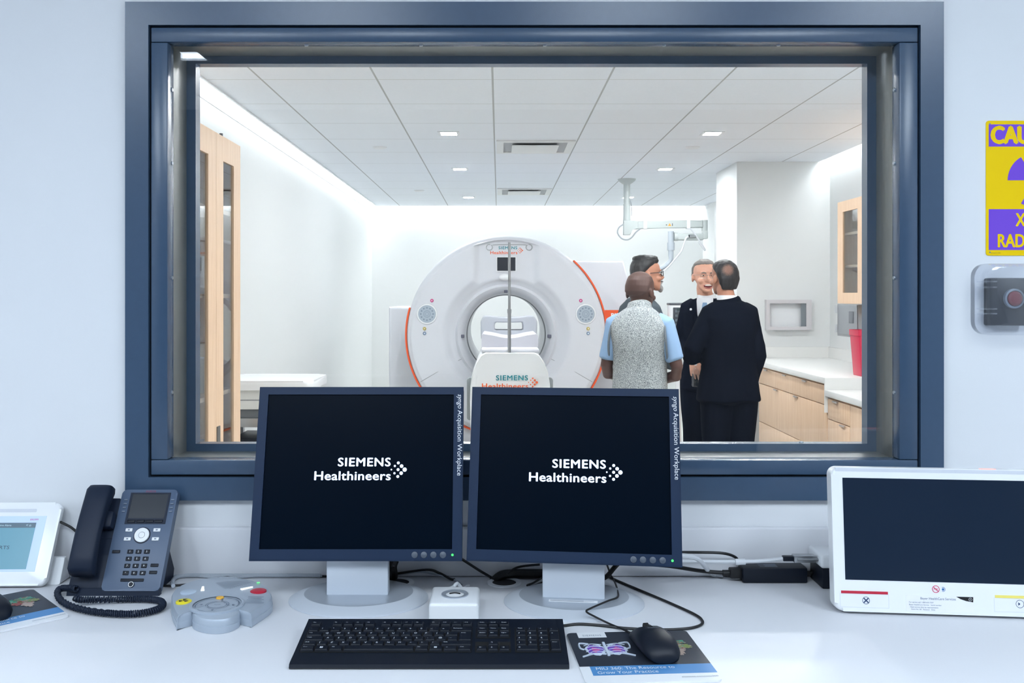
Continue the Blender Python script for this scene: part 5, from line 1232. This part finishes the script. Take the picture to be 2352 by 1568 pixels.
# man in the grey heather vest, back to the window
armsA = {-1: ((-.232, .015, 1.055), (-.030, -.235, .99)), 1: ((.205, .015, 1.055), (.110, -.235, 1.01))}
pa, HA, k = person('person with shaved head, grey heather vest and light blue short sleeves, seen from behind', (.828, 5.5), 160, 1.70, skin_dark, (.002, -.014, -16, 4), armsA,
    [((-.030, -.235, .99), (.65, -.9, -.1), (.5, 0, -.8), -1, .95, 30), ((.110, -.235, 1.01), (-.35, -1, -.1), (-.5, 0, -.8), 1, .95, 30)], top=1.655)
mb = MB(); torso(mb, k, -.014, .90, 1.45)
for s_ in (-1, 1): arm(mb, k * .995, s_, armsA[s_][0], armsA[s_][1], .005, .70)
bake(mb, 'blue_shirt', mat('light_blue_cotton', (126, 154, 186), .8, bump=.15, bscale=600), pa, .008, 2, .004, 12)
WF = 1.0
mb = MB(); torso(mb, k, .004, .80, 1.475, 0, 2.3, .0, 36, VEST)
mb.sweep([(0, .014, 1.43 * k), (0, .010, 1.475 * k), (0.002, .004, 1.515 * k)], [(.100, .088), (.076, .074), (.068, .070)], (0, 1, 0), 24)
v_ = bake(mb, 'vest', heather, pa, .008, 3, .006, 9)
for s_ in (-1, 1):
    mb = MB(); mb.tube([((.160 + .012 * abs(math.cos(a)) - .010 * math.sin(a)) * s_ * k, .006 + .078 * math.cos(a), 1.288 * k + .122 * math.sin(a)) for a in [R(15 * j) for j in range(25)]], .0065, 8)
    mb.build('armhole_piping', mat('vest_piping_grey', (92, 100, 108), .7), pa)
WF = .87
trousers(pa, k, mat('dark_trousers', (40, 44, 54), .85), 0); shoes(pa, k, leather)
hair(pa, HA, mat('shaved_scalp', (72, 49, 43), .65), [(.088, .050, .050, .083), (.11, .0715, .02, .0935), (.145, .0778, -.02, .1005), (.175, .0768, -.074, .1005), (.2, .0685, -.062, .0875), (.219, .0485, -.036, .0615), (.2295, .026, -.012, .036)], 'cropped_hair', 0, 1, .004)

WF = .95; AF = .95
# man in the grey suit with glasses, in profile
armsB = {-1: ((-.245, .05, 1.13), (-.07, -.20, 1.06)), 1: ((.245, .05, 1.13), (.07, -.20, 1.04))}
pb, HB, k = person('person with black hair, dark glasses and greying goatee in a grey suit, in profile', (.955, 6.3), 106, 1.775, skin_olive, (0, -.050, -8, -2), armsB,
    [((-.07, -.20, 1.06), (.9, -.4, 0), (0, .3, -1), 1, 1, 25), ((.07, -.20, 1.04), (-.9, -.4, 0), (0, .3, -1), -1, 1, 25)], jaw=1.04)
jacket(pb, k, greysuit, armsB)
mb = MB(); collar_ring(mb, 0, k, 1.425 * k, 1.490 * k, .088, .068, -.005); mb.build('shirt_collar', shirt_w, pb)
trousers(pb, k, greysuit); shoes(pb, k, leather)
def wav(mb):
    mb.ell((0, -.030, .216), (.062, .046, .022), Euler((R(-12), 0, 0)), 16, 10); mb.ell((.0, .03, .222), (.066, .070, .024), None, 16, 10)
hair(pb, HB, hair_blk, [(.050, .058, .055, .082), (.085, .073, .036, .104), (.12, .083, .022, .113), (.15, .086, -.020, .115), (.175, .086, -.060, .113), (.205, .078, -.084, .102), (.228, .058, -.066, .080), (.243, .028, -.02, .04)], 'hair', .004, 45, .006, wav)
eyes(pb, HB, hair_blk, mat('glasses_dark', (24, 22, 26), .3))
mb = MB()
mb.ell((0, -.090, .014), (.026, .018, .026), None, 14, 10); mb.tube([(-.026, -.084, .046), (-.016, -.0985, .0595), (0, -.1025, .062), (.016, -.0985, .0595), (.026, -.084, .046)], .0060, 8, 4)
for s_ in (-1, 1): mb.tube([(s_ * .027, -.083, .048), (s_ * .030, -.082, .028), (s_ * .022, -.086, .008)], .0065, 8, 4)
xf(mb, 0, HB); bake(mb, 'goatee', beard_g, pb, .004, 1, .002, 150)
mb = MB(); mb.tube([(-.024, -.086, .050), (-.014, -.101, .0605), (0, -.105, .063), (.014, -.101, .0605), (.024, -.086, .050)], .0045, 8, 4); xf(mb, 0, HB); mb.build('moustache', hair_blk, pb)

WF = .84; AF = .68
# laughing man in the navy suit, facing the window
armsC = {-1: ((-.190, -.010, 1.165), (-.068, -.198, 1.068)), 1: ((.245, .03, 1.13), (.20, -.16, .95))}
pc_, HC, k = person('smiling person with grey hair, navy suit and pale blue tie, facing the window', (1.556, 7.02), -18, 1.785, skin_light, (-.012, -.030, 21, 2), armsC,
    [((-.067, -.203, 1.063), (.10, -.20, -1), (.15, .95, -.1), 1, 1.0, 12, 14), ((.20, -.16, .95), (-.1, -.5, -.9), (-1, 0, 0), -1, 1, 25)], jaw=.97, hs=1.06)
jacket(pc_, k, navy, armsC, top=1.452)
yb = -.150
def chest(poly, th, y, name, m, lean=-.10):
    mb = MB(); mb.prism(poly, 0, th, frm((0, y, 1.30 * k), (1, 0, 0), (0, -lean, 1))); return mb.build(name, m, pc_)
chest([(0, -.13), (.068, .10), (.058, .175), (-.058, .175), (-.068, .10)], .006, yb + .008, 'shirt_front', shirt_w, -.26)
mb = MB(); collar_ring(mb, 0, k, 1.435 * k, 1.503 * k, .082, .064, -.010); mb.build('shirt_collar', shirt_w, pc_)
chest([(0, -.15), (.026, -.11), (.020, .105), (.015, .140), (-.015, .140), (-.020, .105), (-.026, -.11)], .007, yb - .001, 'tie', mat('pale_blue_tie', (116, 148, 182), .5, bump=.4, bscale=500), -.26)
for s_ in (-1, 1):
    chest([(s_ * .002, -.16), (s_ * .050, .02), (s_ * .062, .172), (s_ * .088, .160), (s_ * .104, .055), (s_ * .082, .045), (s_ * .092, .030), (s_ * .03, -.16)][::s_], .007, yb - .001, 'lapel', navy, -.24)
mb = MB(); mb.lathe([(.009, 0), (.008, .003), (0, .004)], frm((-.098, yb - .004, 1.385 * k), (1, 0, 0), (0, .2, 1)), 16); mb.build('lapel_pin', mat('pin_white', (230, 232, 238), .3), pc_)
trousers(pc_, k, navy, -.004, .018); shoes(pc_, k, leather)
hair(pc_, HC, hair_gry, [(.085, .072, .040, .092), (.12, .0785, .020, .099), (.15, .0815, -.012, .104), (.175, .081, -.040, .104), (.200, .073, -.070, .092), (.219, .054, -.052, .068), (.233, .030, -.018, .040)], 'hair', .003, 60, .005)
eyes(pc_, HC, hair_gry, mat('rimless_metal', (150, 146, 142), .3, metal=.8), True)
mb = MB(); mb.ell((0, -.0920, .046), (.030, .0095, .0130), None, 18, 10); xf(mb, 0, HC); mo = mb.build('mouth', mat('mouth_dark', (96, 30, 32), .5), pc_)
mb = MB(); mb.ell((0, -.0965, .0515), (.024, .0065, .0062), None, 16, 8); xf(mb, 0, HC); mb.build('teeth', mat('teeth_white', (232, 228, 220), .3), mo)
mb = MB(); mb.tube([(-.031, -.086, .052), (-.016, -.0975, .0350), (0, -.0995, .0315), (.016, -.0975, .0350), (.031, -.086, .052)], .0032, 8, 4); xf(mb, 0, HC); mb.build('lower_lip', mat('lip_pink', (188, 112, 104), .5), mo)

WF = .90; AF = .72
# man in the dark suit, back to the window, one elbow bent outwards
armsD = {1: ((.285, .030, 1.095), (.130, -.215, 1.095)), -1: ((-.190, .045, 1.13), (-.178, -.050, .91))}
pd_, HD, k = person('person with thinning dark hair in a black suit standing with the back to the window', (1.572, 6.4), 186, 1.755, skin_olive, (.030, -.010, 14, 3), armsD,
    [((.130, -.215, 1.095), (-.6, -.7, .1), (0, 0, -1), 1, 1, 20), ((-.178, -.050, .91), (.05, -.3, -1), (1, 0, 0), 1, 1, 25)])
jacket(pd_, k, blacksuit, armsD, grow=.020, gx=.012, flare=.018, wob=.014)
mb = MB(); collar_ring(mb, .018, k, 1.435 * k, 1.512 * k, .084, .068, .012, .006, -.03); mb.build('shirt_collar', shirt_w, pd_)
mb = MB(); mb.sweep([(0.004, .016, 1.42 * k), (.008, .014, 1.470 * k), (.012, .016, 1.492 * k)], [(.112, .092), (.088, .080), (.080, .076)], (0, 1, 0), 24); bake(mb, 'jacket_collar', blacksuit, pd_, .008, 2)
trousers(pd_, k, blacksuit, -.004, .026); shoes(pd_, k, leather)
def thinning_mat(p):
    m = mat('thinning_hair', (22, 20, 22), .5, bump=.8, bscale=260)
    nt = m.node_tree; b = nt.nodes['Principled BSDF']; tc = nt.nodes.new('ShaderNodeTexCoord')
    d = nt.nodes.new('ShaderNodeVectorMath'); d.operation = 'DISTANCE'; d.inputs[1].default_value = p
    n = nt.nodes.new('ShaderNodeTexNoise'); n.inputs['Scale'].default_value = 130; n.inputs['Detail'].default_value = 4
    a = nt.nodes.new('ShaderNodeMath'); a.operation = 'MULTIPLY_ADD'; a.inputs[1].default_value = .030
    r = nt.nodes.new('ShaderNodeMapRange'); r.inputs[1].default_value = .034; r.inputs[2].default_value = .062; r.inputs[3].default_value = .75; r.inputs[4].default_value = 0
    x = nt.nodes.new('ShaderNodeMixRGB'); x.inputs[1].default_value = lin((22, 20, 22)); x.inputs[2].default_value = lin((128, 90, 74))
    L = nt.links.new; L(tc.outputs['Object'], d.inputs[0]); L(tc.outputs['Object'], n.inputs['Vector']); L(n.outputs['Fac'], a.inputs[0]); L(d.outputs['Value'], a.inputs[2])
    L(a.outputs[0], r.inputs[0]); L(r.outputs[0], x.inputs[0]); L(x.outputs[0], b.inputs['Base Color'])
    return m
hair(pd_, HD, thinning_mat(HD @ Vector((.030, .102, .160))), [(.030, .058, .050, .080), (.065, .071, .030, .099), (.10, .080, .020, .109), (.14, .0835, -.010, .111), (.175, .083, -.060, .109), (.200, .075, -.078, .096), (.222, .054, -.056, .070), (.236, .026, -.02, .036)], 'hair', .003, 50, .005)
eyes(pd_, HD, hair_blk)

bt = thing('water_bottle', 'clear plastic water bottle held low by the smiling man in the navy suit', 'bottle', (1.438, 6.83, .850))
mb = MB(); mb.lathe([(0, .0), (.026, .0), (.031, .006), (.031, .03), (.0285, .035), (.031, .04), (.031, .075), (.0285, .08), (.031, .085), (.031, .105), (.022, .135), (.013, .150), (.013, .165)], None, 28); mb.build('bottle_body', glass_mat('bottle_plastic', (.90, .93, .95), 1.75, .12), bt)
mb = MB(); mb.cyl((0, 0, .155), (0, 0, .172), .0155, None, 20); mb.build('cap', M['white_pl'], bt)
mb = MB(); mb.lathe([(0, .002), (.0285, .004), (.0285, .095), (0, .096)], None, 24); mb.build('water', glass_mat('water_fill', (.86, .9, .93), 1.33), bt)
